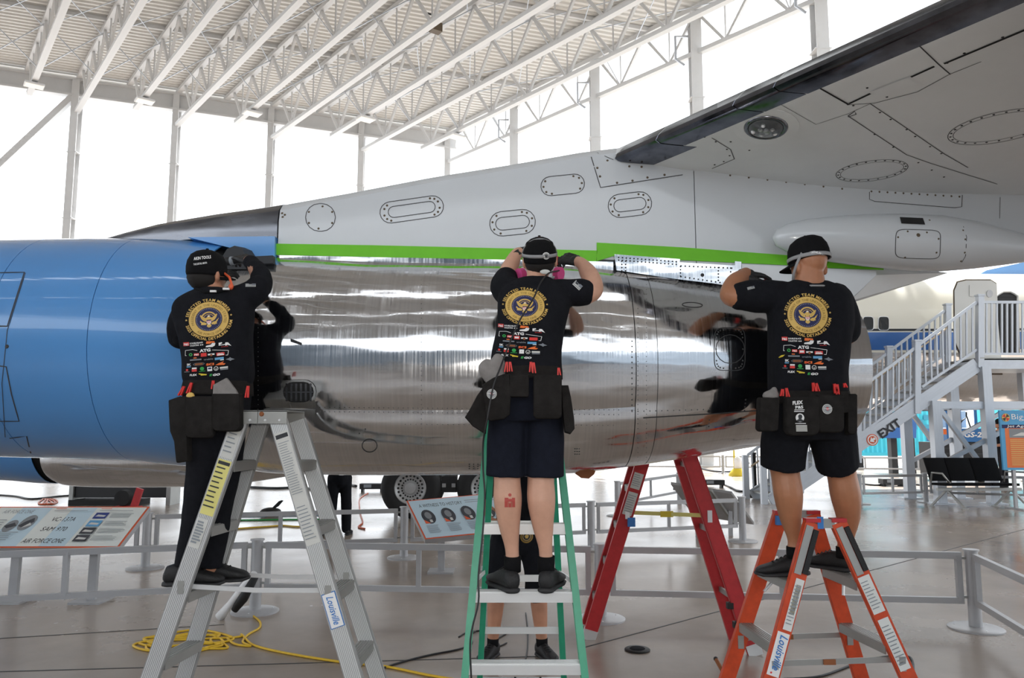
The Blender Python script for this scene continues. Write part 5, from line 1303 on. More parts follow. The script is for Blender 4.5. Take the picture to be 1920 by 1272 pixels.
# ---------------------------------------------------------------- left worker
def worker_left():
    root = empty('person', V(-1.56, 3.9, .92), 'person in long black sleeves and trousers standing on the aluminium ladder', 'person')
    H = W(390, 514, 3.86); HR = rotm(-.45, .0, .06)
    b = MB(); head_geo(b, H, HR, 1.0)
    tpx(b, [(392, 530, 3.86, 21), (396, 545, 3.86, 23), (400, 562, 3.86, 30)])
    torso(b, [(408, 730, 3.86, 48, .09), (406, 650, 3.86, 52, .09), (404, 580, 3.86, 58, .09), (404, 558, 3.86, 48, .07)])
    tpx(b, [(450, 562, 3.87, 22), (478, 550, 3.88, 21), (488, 535, 3.92, 19), (486, 515, 3.97, 17), (474, 497, 4.03, 13), (467, 490, 4.06, 12)])
    tpx(b, [(356, 575, 3.87, 18), (343, 610, 3.88, 16), (341, 636, 3.92, 15), (352, 610, 3.99, 13), (378, 570, 4.03, 11), (400, 545, 4.05, 11)])
    tpx(b, [(386, 745, 3.86, 32), (385, 860, 3.86, 28), (372, 960, 3.87, 22), (352, 1060, 3.88, 14)]); tpx(b, [(426, 745, 3.86, 32), (424, 860, 3.88, 28), (408, 960, 3.92, 22), (394, 1064, 3.95, 14)])
    body = fuse('body', b, 'skin_mid', root, .008, 5); face_parts(root, H, HR)
    s = MB()
    torso(s, [(410, 722, 3.86, 60, .135), (410, 705, 3.86, 64, .14), (410, 675, 3.86, 64, .14), (406, 640, 3.86, 68, .135), (402, 605, 3.86, 74, .13), (401, 580, 3.86, 76, .125), (404, 562, 3.86, 70, .11), (402, 549, 3.86, 46, .09), (400, 541, 3.86, 28, .07)], e=2.3)
    tpx(s, [(440, 565, 3.87, 29), (460, 558, 3.875, 28), (476, 549, 3.885, 26), (484, 540, 3.90, 24)]); tpx(s, [(362, 572, 3.87, 28), (347, 593, 3.88, 27), (340, 615, 3.9, 26), (338, 634, 3.93, 23)])
    shirt = fuse('t_shirt', s, 'cloth_black', root, .008, 5, .012, 8, 7)
    back_print(shirt, 391.5, 599, 3.7, .88, .10, 1.0); flag_patch(shirt, 470, 535, 3.75, 20, 6, .0)
    s = MB(); tpx(s, [(470, 553, 3.88, 23), (488, 538, 3.91, 21.5), (488, 515, 3.97, 19), (476, 498, 4.03, 15), (470, 492, 4.05, 14)]); fuse('arm_sleeve', s, 'cloth_black', root, .007, 4, .006, 22, 8)
    s = MB(); tpx(s, [(342, 615, 3.89, 20), (341, 637, 3.92, 19), (353, 610, 3.99, 16), (379, 570, 4.03, 13.5)]); fuse('arm_sleeve', s, 'cloth_black', root, .007, 4, .006, 22, 9)
    s = MB(); torso(s, [(410, 712, 3.86, 56, .12), (408, 740, 3.86, 60, .13), (406, 780, 3.86, 58, .12)])
    tpx(s, [(384, 770, 3.86, 38), (384, 860, 3.86, 34), (374, 950, 3.87, 30), (358, 1030, 3.88, 25), (352, 1062, 3.88, 24)], 16, False); tpx(s, [(424, 770, 3.87, 38), (422, 860, 3.89, 33), (408, 950, 3.92, 28), (398, 1030, 3.95, 23), (394, 1066, 3.95, 22)], 16, False)
    fuse('trousers', s, 'cloth_black', root, .008, 4, .010, 10, 10)
    a = W(352, 1070, 3.88); shoe(root, V(a.x - .105, 3.86, .922), (1, .12), .285, .1); a = W(394, 1070, 3.96); shoe(root, V(a.x - .10, 3.97, .922), (1, .1), .285, .1)
    hm = MB(); hand(hm, W(467, 490, 4.06), W(450, 482, 4.12) - W(467, 490, 4.06), V(.3, -.7, .7), 1.0, 1.0, -1); fuse('glove', hm, 'rubber', root, .0045, 2)
    hm = MB(); hand(hm, W(400, 545, 4.05), V(.5, .05, .7), V(-.3, -.6, .4), 1.0, .9, 1); fuse('glove', hm, 'rubber', root, .0045, 2)
    cap = cap_geo(root, H, rotm(-.45, .08, .06), 1.02, zline=.002)
    MB().ell(H + HR @ V(0, -.025, -.02), (.077, .085, .075), HR).build('hair', 'hair', root, smooth=True)
    cb = bvh_of(cap); a = Art(); a.text('white', 'AKIN TOOLS', -15, 4, 8.2, .03, 0, .12, 'L', 33); a.text('white', 'THE DETAIL MAFIA', -15, -6, 5.0, .02, 0, .14, 'L', 26)
    a.place(on_surface(cb, W(378, 492, 3.75), V(3.78 / F, 0, 0), V(0, 0, 3.78 / F), ray(378, 492)), cap, 'cap_print', .0012)
    MB().tube([W(436, 538, 3.80), W(430, 520, 3.83), W(420, 512, 3.86)], .006, 8).build('ear_defender_cord', 'sign_orange', root); MB().ell(W(433, 538, 3.80), (.012, .012, .016)).build('ear_plug', 'sign_orange', root, smooth=True)
    m_ = MB(); m_.tube([W(366, 541, 3.79), W(385, 549, 3.755), W(410, 547, 3.755), W(428, 541, 3.77)], .009, 8); ly = m_.build('lanyard', 'cap_black', root)
    for x, y in ((400, 546.5), (424, 542)): MB().box(W(x, y, 3.745), (.03, .012, .01)).build('lanyard_print', 'white', ly)
    ap = empty('tool_apron', W(400, 750, 3.72), parent=root)
    m_ = MB(); torso(m_, [(410, 716, 3.86, 60, .145), (409, 728, 3.86, 62, .148), (408, 742, 3.86, 63, .148)]); m_.build('belt', 'canvas', ap, smooth=True)
    pouch(ap, [(315, 750), (332, 744), (349, 742), (350, 800), (352, 866), (330, 869), (326, 830), (318, 810), (316, 780)], 3.70, .06); pouch(ap, rpoly(347, 743, 398, 822, 8), 3.685, .05); pouch(ap, rpoly(396, 738, 450, 810, 10), 3.69, .06)
    m_ = MB(); m_.prism([W(x, y, 3.70) for x, y in ((399, 739), (400, 722), (424, 709), (440, 730), (448, 744), (425, 741))], (0, .02, 0)); m_.build('folded_cloth', 'cloth_grey', ap)
    MB().ell(W(357, 743, 3.7), (.02, .015, .018)).build('tape_measure', 'gold', ap, smooth=True)
    for q in ((359, 718, 352, 738), (400, 714, 399, 730), (465, 724, 462, 746), (345, 725, 336, 742)): clip(ap, *q, 3.715)
    return root
worker_left()

# ---------------------------------------------------------------- standing people further back
def standing(name, label, X, Y, ht, yaw, top, legs, skin, shorts=False, spread=.09, capped=True, armsf=0.2, shoes=True):
    k = ht / 1.75; root = empty(name, V(X, Y, 0), label, 'person'); R = Matrix.Rotation(yaw, 3, 'Z')
    def at(x, y, z): return V(X, Y, 0) + R @ V(x * k, y * k, z * k)
    H = at(0, .02, 1.63); b = MB(); head_geo(b, H, R, k)
    def tb(m, pts): Q = smooth_path([(*at(*p[:3]), p[3] * k) for p in pts]); m.tube([q[:3] for q in Q], [q[3] for q in Q], 12, True, True)
    tb(b, [(0, 0, 1.58, .055), (0, 0, 1.45, .06)]); tb(b, [(0, 0, 1.40, .13), (0, 0, 1.2, .13), (0, 0, .98, .13)])
    for s in (-1, 1):
        tb(b, [(s * .09, 0, .92, .08), (s * spread, .0, .5, .058), (s * (spread + .01), -.01, .36, .062), (s * (spread + .03), 0, .1, .038)])
        tb(b, [(s * .17, 0, 1.40, .05), (s * .25, .0, 1.12, .042), (s * .22, armsf, .92 + armsf * .7, .032)])
        hm = MB(); hand(hm, at(s * .22, armsf, .92 + armsf * .7), R @ V(-s * .2, .6, -.6), R @ V(s, 0, .2), k, .8, s); b.add(hm.v, hm.f)
    body = fuse('body', b, skin, root, .010, 3); face_parts(root, H, R, k)
    s_ = MB(); tb(s_, [(0, 0, 1.46, .09), (0, 0, 1.40, .155), (0, 0, 1.2, .155), (0, 0, .94, .16)])
    for s in (-1, 1): tb(s_, [(s * .12, 0, 1.42, .08), (s * .2, 0, 1.3, .066), (s * .235, 0, 1.17, .06)])
    fuse('t_shirt', s_, top, root, .012, 4, .008, 9, 1)
    t_ = MB(); tb(t_, [(0, 0, 1.0, .15), (0, 0, .9, .155), (0, 0, .84, .14)])
    for s in (-1, 1):
        if shorts: tb(t_, [(s * .085, 0, .88, .105), (s * spread, 0, .6, .098), (s * spread, 0, .47, .095)])
        else: tb(t_, [(s * .085, 0, .88, .105), (s * spread, 0, .5, .085), (s * (spread + .01), 0, .1, .075)])
    tr = fuse('shorts' if shorts else 'trousers', t_, legs, root, .012, 4, .008, 9, 2)
    for s in (-1, 1):
        if shorts: sock(root, at(s * (spread + .03), 0, .08), at(s * (spread + .028), 0, .135), .041 * k, .043 * k)
        f = R @ V(s * .45, 1, 0); p = at(s * (spread + .03), -.0, 0); shoe(root, V(p.x, p.y, 0) - Vector(f).normalized() * .07, f, .28 * k, .1)
    if capped: cap_geo(root, H, R, k)
    else: MB().ell(H + R @ V(0, -.02, .04) * k, (.08 * k, .09 * k, .085 * k), R).build('hair', 'hair', root, smooth=True)
    return root, tr
_, tr = standing('person', 'person in shorts standing on the floor behind the green ladder', .04, 5.92, 1.78, math.pi, 'cloth_black', 'cloth_black', 'skin_mid', True, .15, True, .25)
bv = bvh_of(tr); a = Art(); a.disc('goldtext', 0, 0, 12, 20, rings=2); a.disc('txt_dark', 0, 0, 9, 18, rings=2); a.ring('gold', 0, 0, 6.5, 7.6, 18); a.poly('gold', [(-4, 2), (0, 4), (4, 2), (2, -3), (-2, -3)])
a.place(on_surface(bv, W(988, 1010, 5.7), V(5.8 / F, 0, 0), V(0, 0, 5.8 / F), V(0, 1, 0)), tr, 'shorts_emblem', .001)
standing('person', 'person in black trousers standing beyond the aluminium ladder', -2.72, 12.3, 1.78, .4, 'cloth_black', 'cloth_black', 'skin_mid', False, .11)
_r, _t = standing('person', 'distant person in black with orange strap beside the orange poster', 13.9, 22.0, 1.92, 1.2, 'cloth_black', 'cloth_black', 'skin_mid', False, .1)
MB().tube([V(13.78, 21.9, 1.55), V(13.82, 21.74, 1.3), V(13.95, 21.72, 1.05)], .025, 8).build('shoulder_strap', 'sign_orange', _r)
# ---------------------------------------------------------------- tools in the workers' hands
def polisher(name, label, p, d, k=1.0, body='dark', grip='rubber', band='red', head=V(0, .3, -1)):
    d = Vector(d).normalized(); root = empty(name, p, label, 'power tool', 'polishing tools'); q = p + d * .17 * k
    MB().tube([p - d * .07 * k, p - d * .03 * k, p, p + d * .05 * k, p + d * .1 * k, q], [.018 * k, .027 * k, .029 * k, .026 * k, .03 * k, .034 * k], 14, True, True).build('handle', grip, root, smooth=True)
    MB().tube([q - d * .012 * k, q + d * .035 * k, q + d * .06 * k], [.037 * k, .04 * k, .03 * k], 16, True, True).build('motor_housing', body, root, smooth=True)
    MB().tube([p + d * .06 * k, p + d * .085 * k], [.030 * k, .0315 * k], 14).build('colour_band', band, root, smooth=True)
    h = Vector(head).normalized(); e = q + d * .02 * k
    MB().cyl(e, e + h * .05 * k, .02 * k, 12).build('spindle', 'alu_dull', root); MB().cyl(e + h * .045 * k, e + h * .058 * k, .04 * k, 24).build('backing_plate', 'rubber', root); MB().cyl(e + h * .058 * k, e + h * .078 * k, .042 * k, 24).build('pad', 'cloth_grey', root)
    return root
polisher('polisher', 'red and black polisher gripped in the right worker\'s glove', W(1412, 527, 4.17), W(1446, 540, 4.19) - W(1412, 527, 4.17), .95, 'dark', 'dark', 'red', V(.0, .8, -.5))
polisher('polisher', 'dark polisher held overhead by the middle worker', W(1063, 489, 4.12), V(-1, .2, .05), .8, 'dark', 'rubber', 'red', V(0, .9, -.3))
polisher('polisher', 'grey polisher held by the left worker at the fan duct', W(455, 487, 4.12), V(-.9, .1, -.1), .8, 'strap_grey', 'dark', 'txt_grey', V(0, .9, -.3))
# ================================================================== BARRIERS
def post(p, label, grp='grey barrier posts'):
    r = empty('barrier_post', p, label, 'post', grp); p = Vector((p.x, p.y, 0))
    MB().cyl(p + V(0, 0, .02), p + V(0, 0, .645), .052, 24).build('post_tube', 'rail_grey', r, auto=40)
    MB().loft([[p + V(rr * math.cos(t), rr * math.sin(t), z) for t in [2 * math.pi * i / 36 for i in range(36)]] for rr, z in ((.215, 0), (.215, .012), (.20, .02), (.05, .024))]).build('base_disc', 'rail_grey', r, auto=40)
    MB().cyl(p + V(0, 0, .645), p + V(0, 0, .658), .064, 24).build('post_cap', 'rail_grey', r, auto=40)
    for i in range(3):
        a = i * 2.09 + .5; m_ = MB(); dot(m_, p + V(.16 * math.cos(a), .16 * math.sin(a), .02), V(0, 0, 1), .008, .005, 8); m_.build('bolt', 'alu', r)
    return p
def panel(a, b, label, mids=(.5,), grp='grey barrier rail panels', inset=.085, zt=.605, zb=.232):
    a = Vector((a.x, a.y, 0)); b = Vector((b.x, b.y, 0)); d = (b - a).normalized(); a2, b2 = a + d * inset, b - d * inset
    r = empty('crowd_barrier', V((a.x + b.x) / 2, (a.y + b.y) / 2, 0), label, 'railing', grp)
    unit_beam('top_rail', a2 + V(0, 0, zt), b2 + V(0, 0, zt), .04, .055, 'rail_grey', r); unit_beam('bottom_rail', a2 + V(0, 0, zb), b2 + V(0, 0, zb), .04, .05, 'rail_grey', r)
    L = (b2 - a2).length
    for t in (.025 / L, *mids, 1 - .025 / L): p = lerp(a2, b2, t); unit_beam('upright', p + V(0, 0, zb), p + V(0, 0, zt), .045, .04, 'rail_grey', r, (0, 1, 0))
    for e_, s in ((a, 1), (b, -1)):
        for z in (zb + .03, zt - .02): MB().box(e_ + d * s * (inset * .72) + V(0, 0, z), (.05, .03, .02), Matrix.Rotation(math.atan2(d.y, d.x), 3, 'Z')).build('hinge', 'alu_dull', r)
P0 = post(G(-260, 1192), 'grey barrier post just beyond the left frame edge'); P1 = post(G(478, 1148), 'grey barrier post seen between the legs of the aluminium ladder'); P2 = post(G(1127, 1162), 'grey barrier post behind the red ladder'); P3 = post(G(1830, 1180), 'grey barrier post at the right front corner of the barrier')
P4 = post(V(3.38, 4.4, 0), 'grey barrier post beyond the right frame edge')
panel(P0, P1, 'grey barrier panel below the long left information board', (.48,)); panel(P1, P2, 'grey barrier panel between the aluminium and green ladders', (.48,)); panel(P2, P3, 'grey barrier panel behind the orange ladder', (.5,)); panel(P3, P4, 'grey barrier panel running off the right frame edge', ())
Q0 = post(G(-60, 1085), 'grey barrier post hidden left behind the information board'); Q1 = post(G(272, 1066), 'grey barrier post at the right end of the long left board'); Q2 = post(G(757, 1047), 'grey barrier post at the left end of the history board'); Qm = post(lerp(G(757, 1047), G(1393, 1016), .52), 'grey barrier post mostly hidden behind the middle ladder'); Q3 = post(G(1393, 1016), 'grey barrier post left of the right worker\'s leg')
panel(Q0, Q1, 'grey barrier panel behind the long left information board', ()); panel(Q1, Q2, 'grey barrier panel left of the history board', (.5,)); panel(Q2, Qm, 'grey barrier panel behind the history board', (.5,)); panel(Qm, Q3, 'grey barrier panel under the tilted grey board', (.5,))
T1 = post(G(1158, 968), 'grey barrier post left of the red ladder top'); T2 = post(G(1274, 942), 'grey barrier post seen through the red ladder'); panel(T1, T2, 'short grey barrier panel seen through the red ladder', (.5,))
S1 = post(G(1613, 946), 'grey barrier post right of the right worker\'s calf'); S2 = post(G(1737, 943), 'grey barrier post at the left end of the black bench'); panel(S1, S2, 'grey barrier panel left of the black bench', (.5,))
S3 = G(1935, 950); panel(S2, S3, 'grey barrier panel behind the black bench', (.5,))
F0 = post(G(1190, 887), 'small far grey barrier post beyond the red ladder'); F1 = post(G(1356, 888), 'small far grey barrier post left of the boarding stairs'); F2 = post(G(1520, 890), 'small far grey barrier post behind the right worker'); F3 = post(G(1730, 893), 'small far grey barrier post below the turquoise container')
panel(F0, F1, 'far grey barrier panel beyond the red ladder'); panel(F1, F2, 'far grey barrier panel left of the boarding stairs'); panel(F2, F3, 'far grey barrier panel below the turquoise container')
def stanchion(p, ht, label):
    r = empty('stanchion', p, label, 'post', 'black crowd stanchions'); MB().cyl(p, p + V(0, 0, ht), .05, 16).build('pole', 'black', r, auto=40); MB().cyl(p + V(0, 0, ht), p + V(0, 0, ht + .05), .06, 16).build('belt_head', 'dark', r, auto=40)
    MB().loft([[p + V(rr * math.cos(t), rr * math.sin(t), z) for t in [2 * math.pi * i / 28 for i in range(28)]] for rr, z in ((.3, 0), (.3, .03), (.08, .08))]).build('base', 'black', r, smooth=True)
stanchion(G(1416, 932), 1.02, 'black stanchion at the foot of the boarding stairs'); stanchion(G(1283, 918), .95, 'black stanchion behind the red ladder')
# ================================================================== INFORMATION BOARDS
def board(name, label, bl, br, tl, tr, th, m='sign_pale', edge='sign_orange'):
    r = empty(name, V((bl.x + br.x) / 2, (bl.y + tl.y) / 2, 0), label, 'sign', 'tilted information boards')
    n = (br - bl).cross(tl - bl).normalized(); n = n if n.z > 0 else -n
    MB().prism([bl, br, tr, tl], -n * th).build('board', 'rail_grey', r)
    def ins(k): 
        c = (bl + br + tl + tr) / 4; return [c + (q - c) * k for q in (bl, br, tr, tl)]
    MB().prism([q + n * .001 for q in (bl, br, tr, tl)], n * .002).build('board_border', edge, r)
    U = (br - bl); Vv = (tl - bl); w_, h_ = U.length, Vv.length
    for t in (.25, .75):
        p = bl + U * t + Vv * .5; MB().beam(V(p.x, p.y, 0), p - n * th, .08, .05, (0, 1, 0)).build('leg', 'rail_grey', r); MB().box((p.x, p.y, .01), (.3, .3, .02)).build('foot_plate', 'rail_grey', r)
    return r, on_plane(bl + n * .004, U.normalized(), Vv.normalized(), n), w_, h_
bl, br, tl, tr = W(-75, 1024, 7.45), W(222, 1028, 7.45), W(5, 946, 8.05), W(265, 951, 8.05)
bl.z = br.z = W(222, 1028, 7.45).z; tl.z = tr.z = W(265, 951, 8.05).z; bl.x = tl.x = W(5, 946, 8.05).x - .02; tr.x = br.x
r, fn, w_, h_ = board('information_board', 'long tilted information board with red border and photos at far left', bl, br, tl, tr, .05)
a = Art(); mg = .018
a.rect('sign_pale', mg, mg, w_ - 2 * mg, h_ - 2 * mg); a.rect('sign_blue', w_ * .16, mg, w_ * .20, h_ - 2 * mg); a.rect('sign_blue', w_ * .50, mg, w_ * .16, h_ - 2 * mg)
a.text('txt_grey', 'AIR FORCE ONE', w_ * .06, h_ * .82, .085, .0, .15, 0, 'L', w_ * .2); a.text('txt_dark', 'VC-137A', w_ * .43, h_ * .62, .10, .0, .15, 0, 'L', w_ * .15); a.text('txt_dark', 'SAM 970', w_ * .42, h_ * .38, .10, 0, .15, 0, 'L', w_ * .16); a.text('txt_dark', 'AIR FORCE ONE', w_ * .37, h_ * .10, .10, 0, .15, 0, 'L', w_ * .26)
def photo(m, cx, cy, rx, ry): a.disc(m, cx, cy, rx, 18, sy=ry / rx, rings=2)
photo('photo_mid', w_ * .20, h_ * .5, .06, .10); photo('photo_mid', w_ * .29, h_ * .58, .07, .13); a.poly('photo_dark', [(w_ * .16, h_ * .5), (w_ * .19, h_ * .44), (w_ * .24, h_ * .5), (w_ * .21, h_ * .58)]); a.poly('photo_dark', [(w_ * .25, h_ * .5), (w_ * .28, h_ * .46), (w_ * .33, h_ * .6), (w_ * .31, h_ * .7), (w_ * .27, h_ * .6)]); a.poly('offwhite', [(w_ * .28, h_ * .45), (w_ * .33, h_ * .52), (w_ * .31, h_ * .58)])
for i, (m, v) in enumerate((('photo_navy', .68), ('print_blue', .48), ('photo_dark', .30), ('photo_dark', .12))):
    x = w_ * .685; a.rect(m, x, h_ * v, w_ * .085, h_ * .15); a.poly('offwhite', [(x + w_ * .01, h_ * (v + .05)), (x + w_ * .07, h_ * (v + .04)), (x + w_ * .075, h_ * (v + .08)), (x + w_ * .02, h_ * (v + .1))])
    for j in range(4): a.rect('txt_grey', w_ * .79, h_ * (v + .03 + .03 * j), w_ * random.uniform(.12, .17), h_ * .010)
for j in range(7): a.rect('txt_grey', w_ * .03, h_ * (.62 - .06 * j), w_ * random.uniform(.08, .12), h_ * .016)
for j in range(5): a.rect('txt_grey', w_ * .14, h_ * (.32 - .045 * j), w_ * random.uniform(.12, .18), h_ * .014)
for u in (.40, .70): a.rect('sign_orange', w_ * u, h_ * .9, w_ * .07, h_ * .015); a.rect('txt_grey', w_ * u, h_ * .85, w_ * .22, h_ * .012)
a.place(fn, r, 'board_print', .003)
bl, br, tl, tr = W(797, 1012, 8.9), W(998, 992, 9.15), W(762, 940, 9.55), W(965, 922, 9.85)
r, fn, w_, h_ = board('information_board', 'tilted blue information board headed A Witness to History', bl, br, tl, tr, .06, 'sign_blue')
a = Art(); mg = .016; a.rect('sign_blue', mg, mg, w_ - 2 * mg, h_ - 2 * mg); a.text('txt_dark', 'A WITNESS TO HISTORY', w_ * .09, h_ * .78, .10, .0, 0, 0, 'L', w_ * .42)
for j in range(2): a.rect('txt_grey', w_ * .54, h_ * (.86 - .05 * j), w_ * .36, h_ * .015)
for i in range(5):
    x = w_ * (.13 + .19 * i); rx = w_ * .062; a.disc('photo_dark', x, h_ * .53, rx, 18, sy=1.9, rings=2); a.disc('photo_mid', x, h_ * .56, rx * .5, 14, sy=1.9, rings=1); a.poly('sign_orange', [(x - rx * .9, h_ * .36), (x - rx * .1, h_ * .36), (x - rx * .9, h_ * .46)]); a.rect('offwhite', x - rx * .1, h_ * .38, rx * .4, h_ * .07)
    for j in range(7): a.rect('txt_grey', x - rx, h_ * (.30 - .03 * j), rx * random.uniform(1.6, 2.2), h_ * .010)
a.place(fn, r, 'board_print', .003)
r = empty('information_board', G(1330, 1000), 'tilted grey board seen from its blank back near the red ladder', 'sign', 'tilted information boards')
q = [W(1258, 904, 11.9), W(1372, 922, 11.9), W(1414, 980, 12.5), W(1300, 962, 12.5)]; MB().prism(q, (0, .02, -.04)).build('board', 'rail_grey', r)
for a_, b_ in ((.2, .3), (.65, .75)): MB().beam(lerp(q[0], q[1], a_) + V(0, -.01, -.03), lerp(q[3], q[2], a_) + V(0, -.02, -.06), .04, .04).build('rib', 'alu_dull', r)
for t in (.25, .75): p = lerp(q[0], q[2], t * .8 + .1); MB().beam(V(p.x, p.y, 0), p, .06, .05, (0, 1, 0)).build('leg', 'rail_grey', r)
# ================================================================== BOARDING STAIRS
YN, YF_ = 17.2, 18.5
st_ = empty('boarding_stairs', W(1640, 900, 17.8), 'white aluminium boarding stairs with EXIT sign at the open door', 'stairs')
def N(x, y): return W(x, y, YN)
def FF(x, y): 
    p = W(x, y, YN); return V(p.x, YF_, p.z)
lo, hi = N(1446, 944), N(1832, 684)
for nm, off in (('stringer', 0), ('stringer', YF_ - YN)):
    unit_beam(nm, lo + V(0, off, 0), hi + V(0, off, 0), .05, .31, 'galv', st_)
nst = 17
for i in range(nst):
    p = lerp(lo, hi, (i + .5) / nst); MB().box((p.x, (YN + YF_) / 2, p.z + .06), (.30, YF_ - YN - .06, .035)).build('tread', 'alu_dull', st_)
def bal_section(top_a, top_b, bot_a, bot_b, n, off, m='galv'):
    o = V(0, off, 0); unit_beam('hand_rail', top_a + o, top_b + o, .06, .06, m, st_); unit_beam('lower_rail', bot_a + o, bot_b + o, .05, .05, m, st_)
    for i in range(n): t = (i + .7) / (n + .4); unit_beam('baluster', lerp(bot_a, bot_b, t) + o, lerp(top_a, top_b, t) + o, .035, .035, m, st_, (0, 1, 0))
DOFF = YF_ - YN
posts = [(1608, 736, 868), (1719, 641, 776), (1837, 556, 690)]
for off in (0, DOFF):
    for x, y0, y1 in posts: unit_beam('rail_post', N(x, y0) + V(0, off, 0), N(x, y1) + V(0, off, 0), .13, .13, 'galv', st_, (0, 1, 0)); MB().box(N(x, y0) + V(0, off, .02), (.16, .16, .04)).build('post_cap', 'galv', st_)
    unit_beam('rail_post', N(1500, 805) + V(0, off, 0), N(1500, 925) + V(0, off, 0), .13, .13, 'galv', st_, (0, 1, 0)); unit_beam('rail_post', N(1430, 858) + V(0, off, 0), G(1430, 940) * 0 + V(N(1430, 858).x, YN + off, 0), .13, .13, 'galv', st_, (0, 1, 0))
    bal_section(N(1725, 645), N(1831, 567), N(1728, 726), N(1831, 656), 9, off); bal_section(N(1613, 728), N(1714, 654), N(1613, 814), N(1714, 740), 9, off); bal_section(N(1505, 806), N(1603, 736), N(1505, 890), N(1603, 822), 8, off); bal_section(N(1435, 858), N(1496, 812), N(1440, 930), N(1496, 896), 5, off)
    o = V(0, off + (.1 if off == 0 else -.1), 0); MB().tube([N(1440, 880) + o, N(1732, 675) + o, N(1760, 656) + o, N(1835, 600) + o], .022, 8).build('grab_rail', 'tan', st_, smooth=True) if off else None
bal_section(N(1843, 567), N(2010, 567), N(1843, 664), N(2010, 664), 17, 0)
MB().box(lerp(N(1835, 684), N(2020, 684), .5) + V(0, DOFF / 2, 0), ((N(2020, 684) - N(1835, 684)).length, DOFF + .1, .2)).build('platform', 'galv', st_)
MB().box(lerp(N(1835, 672), N(2020, 672), .5) + V(0, DOFF / 2, 0), ((N(2020, 684) - N(1835, 684)).length, DOFF + .14, .03)).build('platform_deck', 'alu_dull', st_)
for x, yt in ((1752, 752), (1845, 688), (1990, 688)):
    for off in (0, DOFF): t = N(x, yt) + V(0, off, 0); unit_beam('support_leg', V(t.x, t.y, 0), t, .2, .2, 'galv', st_, (0, 1, 0)); MB().box((t.x, t.y, .015), (.45, .35, .03)).build('base_plate', 'galv', st_)
for off in (0, DOFF):
    unit_beam('cross_beam', N(1748, 760) + V(0, off, 0), N(1990, 760) + V(0, off, 0), .1, .16, 'galv', st_); unit_beam('diagonal_brace', N(1762, 768) + V(0, off, 0), N(1840, 872) + V(0, off, 0), .09, .09, 'galv', st_); unit_beam('diagonal_brace', N(1762, 872) + V(0, off, 0), N(1985, 752) + V(0, off, 0), .09, .09, 'galv', st_)
d_ = (hi - lo).normalized(); up_ = V(-d_.z, 0, d_.x); fn = on_plane(N(1632, 829) + V(0, -.026, 0), d_, up_, V(0, -1, 0))
a = Art(); a.disc('sign_orange', .05, .02, .13, 20, rings=2); a.ring('white', .05, .02, .085, .11, 20); a.poly('white', [(-.02, .02), (.06, .09), (.06, .045), (.12, .045), (.12, -.005), (.06, -.005), (.06, -.05)]); a.text('txt_dark', 'EXIT', .24, -.07, .26, .03, 0, 0, 'L', .55); a.place(fn, st_, 'exit_sign', .004)
# ================================================================== BENCH
YB = 16.6; be = empty('bench_seat', G(1830, 946), 'black three seat waiting bench with metal legs below the stairs', 'bench')
def BW(x, y, dy=0): p = W(x, y, YB); return p + V(0, dy, 0)
for x0_, x1_ in ((1749, 1786), (1788, 1834), (1836, 1885)):
    R_ = []
    for x in (x0_, x0_ + 3, x1_ - 3, x1_):
        e_ = 0 if x in (x0_, x1_) else .02
        R_.append([BW(x - 3, 860, .30 - e_), BW(x, 880, .22 - e_), BW(x + 3, 903, .14 - e_), BW(x + 3, 903, .19 + e_), BW(x, 880, .27 + e_), BW(x - 3, 860, .35 + e_)])
    MB().loft(R_).build('backrest', 'cap_black', be, auto=50)
    p, q = BW(x0_ + 4, 909), BW(x1_ + 4, 909); m_ = MB(); m_.prism([p + V(0, -.4, 0), q + V(0, -.4, 0), q + V(0, .14, -.02), p + V(0, .14, -.02)], (0, 0, .05)); m_.build('seat', 'cap_black', be)
unit_beam('beam', BW(1752, 917, -.1), BW(1908, 917, -.1), .08, .06, 'alu_dull', be)
for xa in (1770, 1890):
    for dx, dy in ((-17, .25), (18, -.3)):
        t = BW(xa, 918, -.1); b_ = V(W(xa + dx, 944, YB).x, t.y + dy, 0.01); unit_beam('leg', b_, t, .05, .04, 'alu_dull', be); MB().box((b_.x, b_.y, .01), (.12, .07, .02)).build('foot', 'alu_dull', be)
MB().tube([BW(1750, 905, .1), BW(1752, 887, .1), BW(1752, 887, -.3), BW(1766, 905, -.3)], .02, 8).build('armrest', 'alu_dull', be, smooth=True); MB().tube([BW(1888, 905, .1), BW(1890, 885, .1), BW(1916, 885, -.3)], .02, 8).build('armrest', 'alu_dull', be, smooth=True)
# ================================================================== POSTER, CONTAINER, LIFT
po = empty('poster_stand', G(1935, 925), 'blue and orange upright poster stand at the right frame edge', 'sign')
YP = 16.1; p0, p1 = W(1882, 882, YP), W(2010, 882, YP); h_ = W(1882, 770, YP).z - p0.z; w_ = p1.x - p0.x
MB().box(lerp(p0, p1, .5) + V(0, .03, h_ / 2), (w_, .05, h_)).build('poster_panel', 'poster_blue', po)
fn = on_plane(p0 + V(0, .004, 0), V(1, 0, 0), V(0, 0, 1), V(0, -1, 0)); a = Art()
a.rect('poster_orange', w_ * .06, h_ * .04, w_ * .88, h_ * .72); a.rect('navy', w_ * .02, h_ * .70, w_ * .96, h_ * .06); a.rect('photo_mid', w_ * .12, h_ * .54, w_ * .76, h_ * .15); a.poly('offwhite', [(w_ * .16, h_ * .57), (w_ * .6, h_ * .58), (w_ * .5, h_ * .62), (w_ * .3, h_ * .63)])
